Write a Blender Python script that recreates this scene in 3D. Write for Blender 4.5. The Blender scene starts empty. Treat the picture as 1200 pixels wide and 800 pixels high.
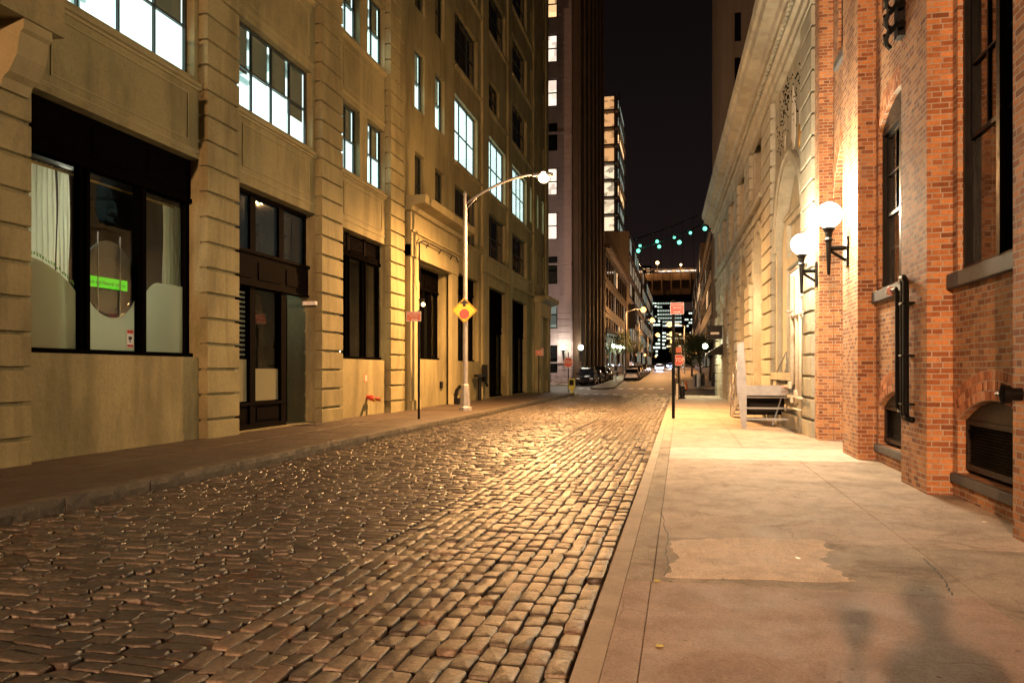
import bpy, bmesh, math, random
import numpy as np
from mathutils import Vector, Matrix
from mathutils.geometry import delaunay_2d_cdt
random.seed(7); RNG = np.random.default_rng(7)
SC = bpy.context.scene
COL = SC.collection
R = math.radians

# ------------------------------------------------------------------ camera
FPX = 933.0
YAW = math.atan(197 / FPX)
CH = 1.65
cd = bpy.data.cameras.new('camera'); cam = bpy.data.objects.new('camera', cd); COL.objects.link(cam)
cd.lens = 28.0; cd.sensor_width = 36.0; cd.clip_start = 0.05; cd.clip_end = 4000
cd.shift_y = 35 / 1200
cam.location = (0, 0, CH); cam.rotation_euler = (math.pi / 2, 0, YAW)
SC.camera = cam

# ------------------------------------------------------------------ sky, exposure
w = bpy.data.worlds.new('World'); SC.world = w; w.use_nodes = True
nt = w.node_tree; nt.nodes.clear()
wo = nt.nodes.new('ShaderNodeOutputWorld')
b1 = nt.nodes.new('ShaderNodeBackground'); b2 = nt.nodes.new('ShaderNodeBackground')
sky = nt.nodes.new('ShaderNodeTexSky'); sky.sky_type = 'NISHITA'; sky.sun_disc = False
sky.sun_elevation = R(-6); sky.sun_rotation = R(200)
nt.links.new(sky.outputs[0], b1.inputs[0]); b1.inputs[1].default_value = 0.004
# city glow: warm low on the horizon, almost black overhead
tc = nt.nodes.new('ShaderNodeTexCoord'); sx = nt.nodes.new('ShaderNodeSeparateXYZ')
nt.links.new(tc.outputs['Generated'], sx.inputs[0])
cr = nt.nodes.new('ShaderNodeValToRGB'); nt.links.new(sx.outputs[2], cr.inputs[0])
cr.color_ramp.elements[0].position = 0.0; cr.color_ramp.elements[0].color = (0.0240, 0.0135, 0.0105, 1)
cr.color_ramp.elements[1].position = 0.55; cr.color_ramp.elements[1].color = (0.0009, 0.0007, 0.0009, 1)
e = cr.color_ramp.elements.new(0.16); e.color = (0.0050, 0.0032, 0.0030, 1)
nt.links.new(cr.outputs[0], b2.inputs[0]); b2.inputs[1].default_value = 1.0
ad = nt.nodes.new('ShaderNodeAddShader')
nt.links.new(b1.outputs[0], ad.inputs[0]); nt.links.new(b2.outputs[0], ad.inputs[1]); nt.links.new(ad.outputs[0], wo.inputs[0])
SC.view_settings.view_transform = 'Standard'; SC.view_settings.look = 'None'
SC.view_settings.exposure = 1.0; SC.view_settings.gamma = 1.0
SC.cycles.use_denoising = True
SC.cycles.max_bounces = 6; SC.cycles.diffuse_bounces = 2; SC.cycles.glossy_bounces = 3
SC.cycles.transparent_max_bounces = 12
SC.cycles.sample_clamp_indirect = 4.0
SC.cycles.caustics_reflective = False; SC.cycles.caustics_refractive = False

# ------------------------------------------------------------------ light strengths (used in the lamps' builders)
SODIUM = (1.0, 0.50, 0.18)
SODIUM_W = 10500
BACK_W = 43000
GLOBE_W = 560
ROOM_E = 1.35

# ------------------------------------------------------------------ materials
def new_mat(name):
    m = bpy.data.materials.new(name); m.use_nodes = True
    nt = m.node_tree; nt.nodes.clear()
    out = nt.nodes.new('ShaderNodeOutputMaterial')
    return m, nt, out
def N(nt, t, **kw):
    n = nt.nodes.new(t)
    for k, v in kw.items():
        setattr(n, k, v)
    return n
def L(nt, a, b): nt.links.new(a, b)
def noise(nt, vec, scale, detail=4, rough=0.6, dist=0.0):
    n = N(nt, 'ShaderNodeTexNoise'); n.inputs['Scale'].default_value = scale; n.inputs['Detail'].default_value = detail
    n.inputs['Roughness'].default_value = rough; n.inputs['Distortion'].default_value = dist
    L(nt, vec, n.inputs['Vector']); return n
def ramp(nt, fac, pts):
    r = N(nt, 'ShaderNodeValToRGB'); el = r.color_ramp.elements
    el[0].position, el[0].color = pts[0][0], (*pts[0][1], 1)
    el[1].position, el[1].color = pts[-1][0], (*pts[-1][1], 1)
    for p, c in pts[1:-1]:
        x = el.new(p); x.color = (*c, 1)
    L(nt, fac, r.inputs[0]); return r
def mapped(nt, vec, scale):
    m = N(nt, 'ShaderNodeMapping'); m.inputs['Scale'].default_value = scale; L(nt, vec, m.inputs['Vector']); return m.outputs[0]
def mixc(nt, fac, a, b, mode='MIX'):
    m = N(nt, 'ShaderNodeMix', data_type='RGBA', blend_type=mode)
    if isinstance(fac, (int, float)): m.inputs[0].default_value = fac
    else: L(nt, fac, m.inputs[0])
    for s, v in ((m.inputs[6], a), (m.inputs[7], b)):
        if isinstance(v, tuple): s.default_value = (*v, 1)
        else: L(nt, v, s)
    return m.outputs[2]
def pos(nt): return N(nt, 'ShaderNodeNewGeometry').outputs['Position']
def scl(c, k): return tuple(min(1, x * k) for x in c)

def surface(name, col, rough=0.8, var=0.35, scale=0.6, streak=0.0, bump=0.3, fine=40, metallic=0.0, dirt=None, spec=0.5, blotch=None):
    """worn plain surface: large stains, optional vertical streaks, fine grain"""
    m, nt, out = new_mat(name)
    p = N(nt, 'ShaderNodeBsdfPrincipled'); L(nt, p.outputs[0], out.inputs[0])
    P = pos(nt)
    n1 = noise(nt, P, scale, 6, 0.65)
    c = ramp(nt, n1.outputs[0], [(0.3, scl(col, 1 - var)), (0.52, col), (0.75, scl(col, 1 + var * 0.7))]).outputs[0]
    n2 = noise(nt, P, scale * 9, 5, 0.7)
    c = mixc(nt, 0.55, c, ramp(nt, n2.outputs[0], [(0.25, (1 - var,) * 3), (0.7, (1.0,) * 3)]).outputs[0], 'MULTIPLY')
    if streak:
        n3 = noise(nt, mapped(nt, P, (1, 1, 0.22)), 1.1, 8, 0.62, 0.6)
        c = mixc(nt, streak, c, ramp(nt, n3.outputs[0], [(0.38, (0.40, 0.37, 0.32)), (0.56, (1, 1, 1))]).outputs[0], 'MULTIPLY')
    if dirt:
        n4 = noise(nt, P, dirt[1], 6, 0.75)
        c = mixc(nt, ramp(nt, n4.outputs[0], [(dirt[2], (0, 0, 0)), (dirt[2] + 0.12, (1, 1, 1))]).outputs[0], c, dirt[0])
    n6 = noise(nt, P, max(14, scale * 30), 7, 0.8)
    c = mixc(nt, 0.6, c, ramp(nt, n6.outputs[0], [(0.34, (1 - var * 1.3,) * 3), (0.5, (1, 1, 1)), (0.66, (1 + var * 0.6,) * 3)]).outputs[0], 'MULTIPLY')
    L(nt, c, p.inputs['Base Color'])
    rr = ramp(nt, n2.outputs[0], [(0.3, (max(0.02, rough - 0.12),) * 3), (0.7, (min(1, rough + 0.1),) * 3)])
    L(nt, rr.outputs[0], p.inputs['Roughness'])
    p.inputs['Metallic'].default_value = metallic
    p.inputs['Specular IOR Level'].default_value = spec
    if bump:
        nb = noise(nt, P, fine, 4, 0.7)
        nb2 = noise(nt, P, fine * 0.12, 4, 0.6)
        mx = N(nt, 'ShaderNodeMath', operation='ADD'); L(nt, nb.outputs[0], mx.inputs[0])
        m2 = N(nt, 'ShaderNodeMath', operation='MULTIPLY'); L(nt, nb2.outputs[0], m2.inputs[0]); m2.inputs[1].default_value = 2.5
        L(nt, m2.outputs[0], mx.inputs[1])
        b = N(nt, 'ShaderNodeBump'); b.inputs['Strength'].default_value = bump; b.inputs['Distance'].default_value = 0.012
        L(nt, mx.outputs[0], b.inputs['Height']); L(nt, b.outputs[0], p.inputs['Normal'])
    return m

def pavement(name, col, rough=0.78, stain=0.35, tint=(0.16, 0.115, 0.085), thr=0.55):
    """worn concrete: cloudy stains, aggregate speckle, dark spots, hairline crazing"""
    m, nt, out = new_mat(name)
    p = N(nt, 'ShaderNodeBsdfPrincipled'); L(nt, p.outputs[0], out.inputs[0])
    P = pos(nt)
    c = ramp(nt, noise(nt, P, 0.55, 8, 0.68, 0.4).outputs[0], [(0.30, scl(col, 1 - stain)), (0.5, col), (0.72, scl(col, 1.18))]).outputs[0]
    c = mixc(nt, 0.8, c, ramp(nt, noise(nt, mapped(nt, P, (1.3, 1, 1)), 2.6, 10, 0.78, 0.2).outputs[0], [(0.32, (0.58, 0.54, 0.50)), (0.55, (1, 1, 1)), (0.75, (1.1, 1.08, 1.04))]).outputs[0], 'MULTIPLY')
    g = noise(nt, P, 62, 6, 0.85)
    c = mixc(nt, 0.75, c, ramp(nt, g.outputs[0], [(0.36, (0.42, 0.40, 0.38)), (0.5, (1, 1, 1)), (0.64, (1.3, 1.28, 1.24))]).outputs[0], 'MULTIPLY')
    s4 = noise(nt, P, 1.9, 9, 0.76, 0.8)
    c = mixc(nt, ramp(nt, s4.outputs[0], [(thr, (0, 0, 0)), (thr + 0.16, (0.75, 0.75, 0.75))]).outputs[0], c, tint)
    v = N(nt, 'ShaderNodeTexVoronoi'); v.inputs['Scale'].default_value = 4.2; L(nt, P, v.inputs['Vector'])
    c = mixc(nt, ramp(nt, v.outputs['Distance'], [(0.045, (0.8, 0.8, 0.8)), (0.075, (0, 0, 0))]).outputs[0], c, scl(tint, 0.5))
    L(nt, c, p.inputs['Base Color'])
    L(nt, ramp(nt, s4.outputs[0], [(0.35, (rough - 0.14,) * 3), (0.65, (rough + 0.08,) * 3)]).outputs[0], p.inputs['Roughness'])
    ve = N(nt, 'ShaderNodeTexVoronoi'); ve.feature = 'DISTANCE_TO_EDGE'; ve.inputs['Scale'].default_value = 0.8
    wv = mixc(nt, 0.22, P, noise(nt, P, 2.5, 5, 0.7).outputs['Color'], 'ADD'); L(nt, wv, ve.inputs['Vector'])
    cr_ = ramp(nt, ve.outputs['Distance'], [(0.0, (0, 0, 0)), (0.006, (1, 1, 1))])
    mk = N(nt, 'ShaderNodeMath', operation='MAXIMUM'); L(nt, cr_.outputs[0], mk.inputs[0]); L(nt, ramp(nt, noise(nt, P, 0.7, 3).outputs[0], [(0.50, (1, 1, 1)), (0.56, (0, 0, 0))]).outputs[0], mk.inputs[1])
    m1 = N(nt, 'ShaderNodeMath', operation='MULTIPLY_ADD'); L(nt, g.outputs[0], m1.inputs[0]); m1.inputs[1].default_value = 0.5; L(nt, mk.outputs[0], m1.inputs[2])
    m2 = N(nt, 'ShaderNodeMath', operation='MULTIPLY_ADD'); L(nt, noise(nt, P, 7, 6, 0.7).outputs[0], m2.inputs[0]); m2.inputs[1].default_value = 1.4; L(nt, m1.outputs[0], m2.inputs[2])
    b = N(nt, 'ShaderNodeBump'); b.inputs['Strength'].default_value = 0.8; b.inputs['Distance'].default_value = 0.010
    L(nt, m2.outputs[0], b.inputs['Height']); L(nt, b.outputs[0], p.inputs['Normal'])
    return m

def plain(name, col, rough=0.5, metallic=0.0, spec=0.5):
    m, nt, out = new_mat(name)
    p = N(nt, 'ShaderNodeBsdfPrincipled'); L(nt, p.outputs[0], out.inputs[0])
    n = noise(nt, pos(nt), 14, 4)
    c = ramp(nt, n.outputs[0], [(0.3, scl(col, 0.78)), (0.7, scl(col, 1.12))]).outputs[0]
    L(nt, c, p.inputs['Base Color'])
    L(nt, ramp(nt, n.outputs[0], [(0.3, (rough * 0.8,) * 3), (0.7, (min(1, rough * 1.25),) * 3)]).outputs[0], p.inputs['Roughness'])
    p.inputs['Metallic'].default_value = metallic; p.inputs['Specular IOR Level'].default_value = spec
    return m

def glow(name, col, s):
    m, nt, out = new_mat(name)
    em = N(nt, 'ShaderNodeEmission'); em.inputs[0].default_value = (*col, 1); em.inputs[1].default_value = s
    L(nt, em.outputs[0], out.inputs[0]); return m

def brick(name, c1, c2, mortar, row=0.071, width=0.205, bump=0.8, gap=0.007):
    m, nt, out = new_mat(name)
    p = N(nt, 'ShaderNodeBsdfPrincipled'); L(nt, p.outputs[0], out.inputs[0])
    P = pos(nt)
    s = N(nt, 'ShaderNodeSeparateXYZ'); L(nt, P, s.inputs[0])
    a = N(nt, 'ShaderNodeMath', operation='ADD'); L(nt, s.outputs[0], a.inputs[0]); L(nt, s.outputs[1], a.inputs[1])
    # small wobble so the courses are not ruled
    nw = noise(nt, P, 1.7, 3); 
    wz = N(nt, 'ShaderNodeMath', operation='MULTIPLY_ADD'); L(nt, nw.outputs[0], wz.inputs[0]); wz.inputs[1].default_value = 0.022; L(nt, s.outputs[2], wz.inputs[2])
    nw2 = noise(nt, P, 9, 2)
    wx = N(nt, 'ShaderNodeMath', operation='MULTIPLY_ADD'); L(nt, nw2.outputs[0], wx.inputs[0]); wx.inputs[1].default_value = 0.012; L(nt, a.outputs[0], wx.inputs[2])
    cv = N(nt, 'ShaderNodeCombineXYZ'); L(nt, wx.outputs[0], cv.inputs[0]); L(nt, wz.outputs[0], cv.inputs[1])
    def br(ca, cb, cm, sm=0.25):
        t = N(nt, 'ShaderNodeTexBrick'); L(nt, cv.outputs[0], t.inputs['Vector'])
        t.inputs['Scale'].default_value = 1.0; t.inputs['Brick Width'].default_value = width; t.inputs['Row Height'].default_value = row
        t.inputs['Mortar Size'].default_value = gap; t.inputs['Mortar Smooth'].default_value = sm
        t.inputs['Color1'].default_value = (*ca, 1); t.inputs['Color2'].default_value = (*cb, 1); t.inputs['Mortar'].default_value = (*cm, 1)
        t.offset = 0.5; t.squash = 0.62; t.squash_frequency = 6
        return t
    t = br((0, 0, 0), (1, 1, 1), (0.5, 0.5, 0.5))
    # per brick value -> palette of fired clay
    pal = ramp(nt, t.outputs['Color'], [(0.0, scl(c1, 0.55)), (0.10, scl(c1, 0.9)), (0.35, c1), (0.6, c2), (0.9, scl(c2, 1.18)), (1.0, scl(c1, 0.85))])
    n1 = noise(nt, P, 22, 5, 0.7)
    c = mixc(nt, 0.7, pal.outputs[0], ramp(nt, n1.outputs[0], [(0.3, (0.6, 0.55, 0.5)), (0.65, (1.12, 1.1, 1.05))]).outputs[0], 'MULTIPLY')
    n2 = noise(nt, P, 0.9, 5, 0.7)
    smear = ramp(nt, n2.outputs[0], [(0.56, (0, 0, 0)), (0.76, (0.4, 0.4, 0.4))]).outputs[0]
    c = mixc(nt, smear, c, scl(mortar, 0.85))
    mc = mixc(nt, noise(nt, P, 3, 4).outputs[0], scl(mortar, 0.5), scl(mortar, 1.15))
    c = mixc(nt, t.outputs['Fac'], c, mc)
    n5 = noise(nt, mapped(nt, P, (1.5, 1.5, 0.35)), 0.8, 4)
    c = mixc(nt, 0.6, c, ramp(nt, n5.outputs[0], [(0.34, (0.52, 0.47, 0.43)), (0.5, (1, 1, 1))]).outputs[0], 'MULTIPLY')
    L(nt, c, p.inputs['Base Color']); p.inputs['Roughness'].default_value = 0.82
    inv = N(nt, 'ShaderNodeMath', operation='SUBTRACT'); inv.inputs[0].default_value = 1.0; L(nt, t.outputs['Fac'], inv.inputs[1])
    hh = N(nt, 'ShaderNodeMath', operation='MULTIPLY_ADD'); L(nt, n1.outputs[0], hh.inputs[0]); hh.inputs[1].default_value = 0.55; L(nt, inv.outputs[0], hh.inputs[2])
    hv = N(nt, 'ShaderNodeMath', operation='MULTIPLY_ADD'); L(nt, t.outputs['Color'], hv.inputs[0]); hv.inputs[1].default_value = 0.35; L(nt, hh.outputs[0], hv.inputs[2])
    b = N(nt, 'ShaderNodeBump'); b.inputs['Strength'].default_value = bump; b.inputs['Distance'].default_value = 0.012
    L(nt, hv.outputs[0], b.inputs['Height']); L(nt, b.outputs[0], p.inputs['Normal'])
    return m

def clear_glass(name, tint=(0.9, 0.95, 0.93), refl=0.10):
    m, nt, out = new_mat(name)
    t = N(nt, 'ShaderNodeBsdfTransparent'); t.inputs[0].default_value = (*tint, 1)
    g = N(nt, 'ShaderNodeBsdfGlossy'); g.inputs['Roughness'].default_value = 0.01
    lw = N(nt, 'ShaderNodeLayerWeight'); lw.inputs[0].default_value = 0.5
    pw_ = N(nt, 'ShaderNodeMath', operation='POWER'); L(nt, lw.outputs['Facing'], pw_.inputs[0]); pw_.inputs[1].default_value = 4.0
    ma_ = N(nt, 'ShaderNodeMath', operation='MULTIPLY_ADD'); L(nt, pw_.outputs[0], ma_.inputs[0]); ma_.inputs[1].default_value = 0.7; ma_.inputs[2].default_value = refl * 0.4
    nb = noise(nt, pos(nt), 1.6, 2); b = N(nt, 'ShaderNodeBump'); b.inputs['Strength'].default_value = 0.12; b.inputs['Distance'].default_value = 0.02
    L(nt, nb.outputs[0], b.inputs['Height']); L(nt, b.outputs[0], g.inputs['Normal'])
    mx = N(nt, 'ShaderNodeMixShader'); L(nt, ma_.outputs[0], mx.inputs[0]); L(nt, t.outputs[0], mx.inputs[1]); L(nt, g.outputs[0], mx.inputs[2])
    L(nt, mx.outputs[0], out.inputs[0]); return m

def dark_glass(name, col=(0.008, 0.009, 0.012)):
    m, nt, out = new_mat(name)
    p = N(nt, 'ShaderNodeBsdfPrincipled'); p.inputs['Base Color'].default_value = (*col, 1)
    p.inputs['Roughness'].default_value = 0.035; p.inputs['Specular IOR Level'].default_value = 0.7
    nb = noise(nt, pos(nt), 1.3, 3); b = N(nt, 'ShaderNodeBump'); b.inputs['Strength'].default_value = 0.16; b.inputs['Distance'].default_value = 0.03
    L(nt, nb.outputs[0], b.inputs['Height']); L(nt, b.outputs[0], p.inputs['Normal'])
    L(nt, p.outputs[0], out.inputs[0]); return m

M = {}
M['stone'] = surface('cream_stone', (0.285, 0.25, 0.122), 0.82, 0.24, 0.45, streak=0.6, bump=0.6, fine=22)
M['stone_trim'] = surface('cream_stone_trim', (0.305, 0.265, 0.135), 0.75, 0.16, 0.8, streak=0.35, bump=0.5, fine=22)
M['white'] = surface('painted_limestone', (0.42, 0.41, 0.335), 0.74, 0.22, 0.5, streak=0.35, bump=0.35, fine=45, dirt=((0.34, 0.28, 0.20), 1.1, 0.60))
M['white_patch'] = surface('fresh_render_patch', (0.66, 0.64, 0.58), 0.85, 0.1, 2.0, bump=0.5, fine=20)
M['rough_render'] = surface('chipped_render', (0.36, 0.35, 0.28), 0.85, 0.3, 1.6, streak=0.3, bump=0.8, fine=14, dirt=((0.10, 0.085, 0.07), 7.0, 0.64))
M['pink'] = surface('pinkish_stone', (0.46, 0.36, 0.36), 0.8, 0.12, 0.4, streak=0.2, bump=0.2)
M['brown'] = surface('brown_facade', (0.13, 0.085, 0.055), 0.8, 0.3, 0.3, bump=0.2)
M['darkfac'] = surface('sooty_facade', (0.055, 0.04, 0.033), 0.85, 0.3, 0.3, bump=0.2)
M['grid'] = surface('pale_concrete_grid', (0.27, 0.22, 0.17), 0.8, 0.15, 0.4, bump=0.2)
M['brick'] = brick('orange_red_brick', (0.32, 0.115, 0.040), (0.49, 0.225, 0.085), (0.50, 0.43, 0.35), gap=0.0085)
M['voussoir'] = surface('arch_brick', (0.52, 0.22, 0.10), 0.82, 0.45, 9.0, bump=0.5, fine=40)
def voussoir_mat():
    m, nt, out = new_mat('arch_brick'); p = N(nt, 'ShaderNodeBsdfPrincipled'); L(nt, p.outputs[0], out.inputs[0])
    g = N(nt, 'ShaderNodeNewGeometry')
    c = ramp(nt, g.outputs['Random Per Island'], [(0.0, (0.22, 0.07, 0.03)), (0.4, (0.42, 0.16, 0.07)), (0.8, (0.60, 0.27, 0.13)), (1.0, (0.50, 0.30, 0.2))]).outputs[0]
    n = noise(nt, g.outputs['Position'], 40, 5, 0.7)
    L(nt, mixc(nt, 0.7, c, ramp(nt, n.outputs[0], [(0.3, (0.55, 0.5, 0.46)), (0.65, (1.15, 1.1, 1.05))]).outputs[0], 'MULTIPLY'), p.inputs['Base Color']); p.inputs['Roughness'].default_value = 0.85
    b = N(nt, 'ShaderNodeBump'); b.inputs['Strength'].default_value = 0.5; b.inputs['Distance'].default_value = 0.01; L(nt, n.outputs[0], b.inputs['Height']); L(nt, b.outputs[0], p.inputs['Normal'])
    return m
M['voussoir'] = voussoir_mat()
M['mortar'] = surface('lime_mortar', (0.62, 0.54, 0.46), 0.9, 0.2, 6, bump=0.4)
M['bluestone'] = surface('grey_bluestone', (0.10, 0.10, 0.105), 0.7, 0.25, 3.0, bump=0.3)
M['concrete_a'] = pavement('sidewalk_concrete', (0.50, 0.41, 0.33))
M['concrete_b'] = pavement('sidewalk_reddish_concrete', (0.40, 0.285, 0.225), 0.7, 0.25, (0.2, 0.13, 0.10), 0.62)
M['concrete_c'] = pavement('sidewalk_patch', (0.78, 0.65, 0.52), 0.8, 0.2, (0.3, 0.22, 0.17), 0.62)
M['concrete_d'] = pavement('sidewalk_pale_slab', (0.62, 0.57, 0.50), 0.8, 0.15, (0.36, 0.31, 0.25), 0.62)
M['concrete_e'] = pavement('sidewalk_dark_concrete', (0.40, 0.335, 0.265), 0.78, 0.4, (0.14, 0.115, 0.09), 0.52)
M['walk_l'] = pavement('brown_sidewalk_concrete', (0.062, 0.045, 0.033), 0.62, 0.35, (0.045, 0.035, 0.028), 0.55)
M['curb'] = surface('granite_curb', (0.50, 0.42, 0.33), 0.75, 0.25, 2.5, bump=0.5, fine=50, dirt=((0.13, 0.10, 0.08), 3.0, 0.64))
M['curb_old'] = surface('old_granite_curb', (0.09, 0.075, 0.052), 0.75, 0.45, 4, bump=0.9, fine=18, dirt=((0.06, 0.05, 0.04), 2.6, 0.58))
M['asphalt'] = surface('asphalt', (0.085, 0.07, 0.06), 0.62, 0.25, 0.35, bump=0.4, fine=60)
M['earth'] = surface('ground', (0.05, 0.042, 0.035), 0.95, 0.3, 0.2, bump=0.2)
M['grout'] = surface('sandy_grout', (0.06, 0.034, 0.017), 0.9, 0.35, 2.0, bump=0.6, fine=50)
M['paint_white'] = surface('worn_road_paint', (0.6, 0.57, 0.52), 0.7, 0.2, 3.0, bump=0.2, dirt=((0.12, 0.1, 0.09), 5, 0.60))
M['black'] = plain('black_painted_metal', (0.005, 0.0045, 0.004), 0.40, spec=0.15)
M['black_wood'] = plain('dark_painted_wood', (0.003, 0.0024, 0.002), 0.75, spec=0.0)
M['louvre'] = plain('brown_black_louvre', (0.020, 0.014, 0.010), 0.5, spec=0.2)
M['brown_wood'] = plain('dark_brown_wood', (0.006, 0.004, 0.003), 0.7, spec=0.02)
M['teal_frame'] = plain('dark_green_window_frame', (0.02, 0.03, 0.028), 0.45)
M['galv'] = surface('galvanised_steel', (0.30, 0.30, 0.31), 0.5, 0.25, 5.0, bump=0.2, metallic=0.3, dirt=((0.13, 0.09, 0.06), 8, 0.66))
M['steel_paint'] = surface('weathered_grey_steel', (0.30, 0.31, 0.33), 0.5, 0.3, 5.0, bump=0.25, metallic=0.3, dirt=((0.12, 0.07, 0.04), 9, 0.68))
M['pipe_cream'] = plain('cream_painted_pipe', (0.50, 0.44, 0.35), 0.5)
M['pipe_pink'] = plain('faded_red_valve', (0.55, 0.28, 0.24), 0.5)
M['red_paint'] = plain('red_paint', (0.42, 0.04, 0.025), 0.45)
M['sign_red'] = plain('sign_red', (0.60, 0.045, 0.03), 0.4)
M['sign_orange'] = plain('faded_orange_red', (0.62, 0.16, 0.08), 0.5)
M['sign_white'] = plain('sign_white', (0.82, 0.80, 0.76), 0.4)
M['sign_yellow'] = plain('sign_yellow', (0.80, 0.50, 0.015), 0.4)
M['sign_black'] = plain('sign_black', (0.01, 0.01, 0.01), 0.5)
M['green_sign'] = glow('green_lit_sign', (0.12, 0.62, 0.02), 0.55)
M['green_vinyl'] = plain('green_vinyl', (0.10, 0.30, 0.03), 0.5)
M['blind'] = surface('grey_roller_blind', (0.30, 0.29, 0.25), 0.9, 0.08, 1.5, bump=0.1)
M['dark_int'] = surface('dark_interior', (0.012, 0.009, 0.007), 0.9, 0.3, 1, bump=0)
M['duct'] = plain('ceiling_duct', (0.35, 0.42, 0.42), 0.5)
M['shop_int'] = surface('shop_interior', (0.10, 0.065, 0.035), 0.9, 0.5, 2, bump=0)
M['dglass'] = dark_glass('night_window_glass')
M['bglass'] = dark_glass('bluish_window_glass', (0.022, 0.035, 0.05))
M['cglass'] = clear_glass('clear_glass')
M['tyre'] = plain('tyre_rubber', (0.02, 0.02, 0.02), 0.85)
M['chrome'] = plain('bright_metal', (0.6, 0.6, 0.6), 0.25, 0.9)
M['car_silver'] = plain('silver_car_paint', (0.52, 0.50, 0.48), 0.25, 0.3)
M['car_black'] = plain('black_car_paint', (0.015, 0.015, 0.018), 0.15, 0.0, 0.8)
M['car_green'] = plain('dark_green_car_paint', (0.02, 0.035, 0.03), 0.15, 0.0, 0.8)
M['car_blue'] = plain('dark_blue_car_paint', (0.02, 0.03, 0.07), 0.15, 0.0, 0.8)
M['car_brown'] = plain('bronze_car_paint', (0.10, 0.06, 0.04), 0.2, 0.2, 0.8)
M['tail'] = plain('tail_light_red', (0.5, 0.02, 0.02), 0.2)
M['lens'] = plain('headlight_lens', (0.75, 0.75, 0.7), 0.08)
M['leaf'] = surface('leaf', (0.055, 0.075, 0.025), 0.6, 0.45, 3.0, bump=0)
M['bark'] = surface('bark', (0.07, 0.05, 0.035), 0.9, 0.3, 6, bump=0.6)
M['news'] = plain('yellow_green_box', (0.50, 0.46, 0.08), 0.5)
M['skin'] = plain('skin', (0.45, 0.27, 0.19), 0.55)
M['cloth_dark'] = plain('dark_jacket', (0.03, 0.032, 0.04), 0.9)
M['cloth_jeans'] = plain('blue_jeans', (0.04, 0.055, 0.09), 0.9)
M['hair'] = plain('brown_hair', (0.03, 0.02, 0.012), 0.6)
M['orange_plastic'] = plain('orange_plastic', (0.7, 0.2, 0.03), 0.5)
M['banner'] = plain('black_banner', (0.012, 0.012, 0.014), 0.8)
M['gold'] = plain('aged_brass', (0.35, 0.2, 0.05), 0.4, 0.7)
M['bulb_sodium'] = glow('sodium_lens', (1.0, 0.66, 0.30), 9)
M['bulb_far'] = glow('far_sodium_lens', (1.0, 0.46, 0.12), 2.6)
M['bulb_globe'] = glow('white_glass_globe', (1.0, 0.90, 0.66), 16)
M['bulb_cool'] = glow('greenish_white_globe', (0.85, 1.0, 0.72), 9)
M['bulb_green'] = glow('green_cable_lamp', (0.16, 0.9, 0.55), 1.6)
M['bulb_warm'] = glow('warm_bulb', (1.0, 0.62, 0.24), 4)
M['bulb_blue'] = glow('bluish_head_lamp', (0.6, 0.75, 1.0), 25)

def room_mat(name, col, s, nscale=0.8, contrast=0.5):
    m, nt, out = new_mat(name)
    em = N(nt, 'ShaderNodeEmission'); em.inputs[1].default_value = s
    v = N(nt, 'ShaderNodeTexVoronoi'); v.feature = 'F1'; v.distance = 'CHEBYCHEV'; v.inputs['Scale'].default_value = nscale
    L(nt, mapped(nt, pos(nt), (1, 1, 1.6)), v.inputs['Vector'])
    sp = N(nt, 'ShaderNodeSeparateColor'); L(nt, v.outputs['Color'], sp.inputs[0])
    c = ramp(nt, sp.outputs[0], [(0.15, scl(col, 1 - contrast)), (0.6, col)])
    L(nt, c.outputs[0], em.inputs[0]); L(nt, em.outputs[0], out.inputs[0]); return m
M['room_cool'] = room_mat('bright_cool_room', (0.80, 1.0, 0.95), ROOM_E, 0.45, 0.14)
M['room_warm'] = room_mat('warm_lit_room', (1.0, 0.58, 0.27), 0.8, 0.35, 0.7)
M['room_peach'] = room_mat('pale_lit_room', (1.0, 0.78, 0.62), 0.75, 0.8, 0.45)
M['room_faint'] = room_mat('faint_beige_room', (1.0, 0.72, 0.45), 0.16, 0.35, 0.6)
M['tower_warm'] = room_mat('warm_tower_flat', (1.0, 0.50, 0.20), 0.42, 0.55, 0.65)
M['tower_pale'] = room_mat('pale_tower_flat', (1.0, 0.76, 0.5), 0.62, 0.55, 0.65)
M['room_dim'] = room_mat('dim_lit_room', (0.55, 0.62, 0.50), 0.22, 0.8, 0.6)
M['room_shade'] = room_mat('lit_window_shade', (1.0, 0.90, 0.62), 1.0, 0.2, 0.1)
M['sky_lit_a'] = room_mat('far_office_windows', (0.85, 1.0, 0.82), 1.1, 0.02, 0.75)
M['sky_lit_b'] = room_mat('far_warm_windows', (1.0, 0.78, 0.45), 0.9, 0.02, 0.7)

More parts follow.
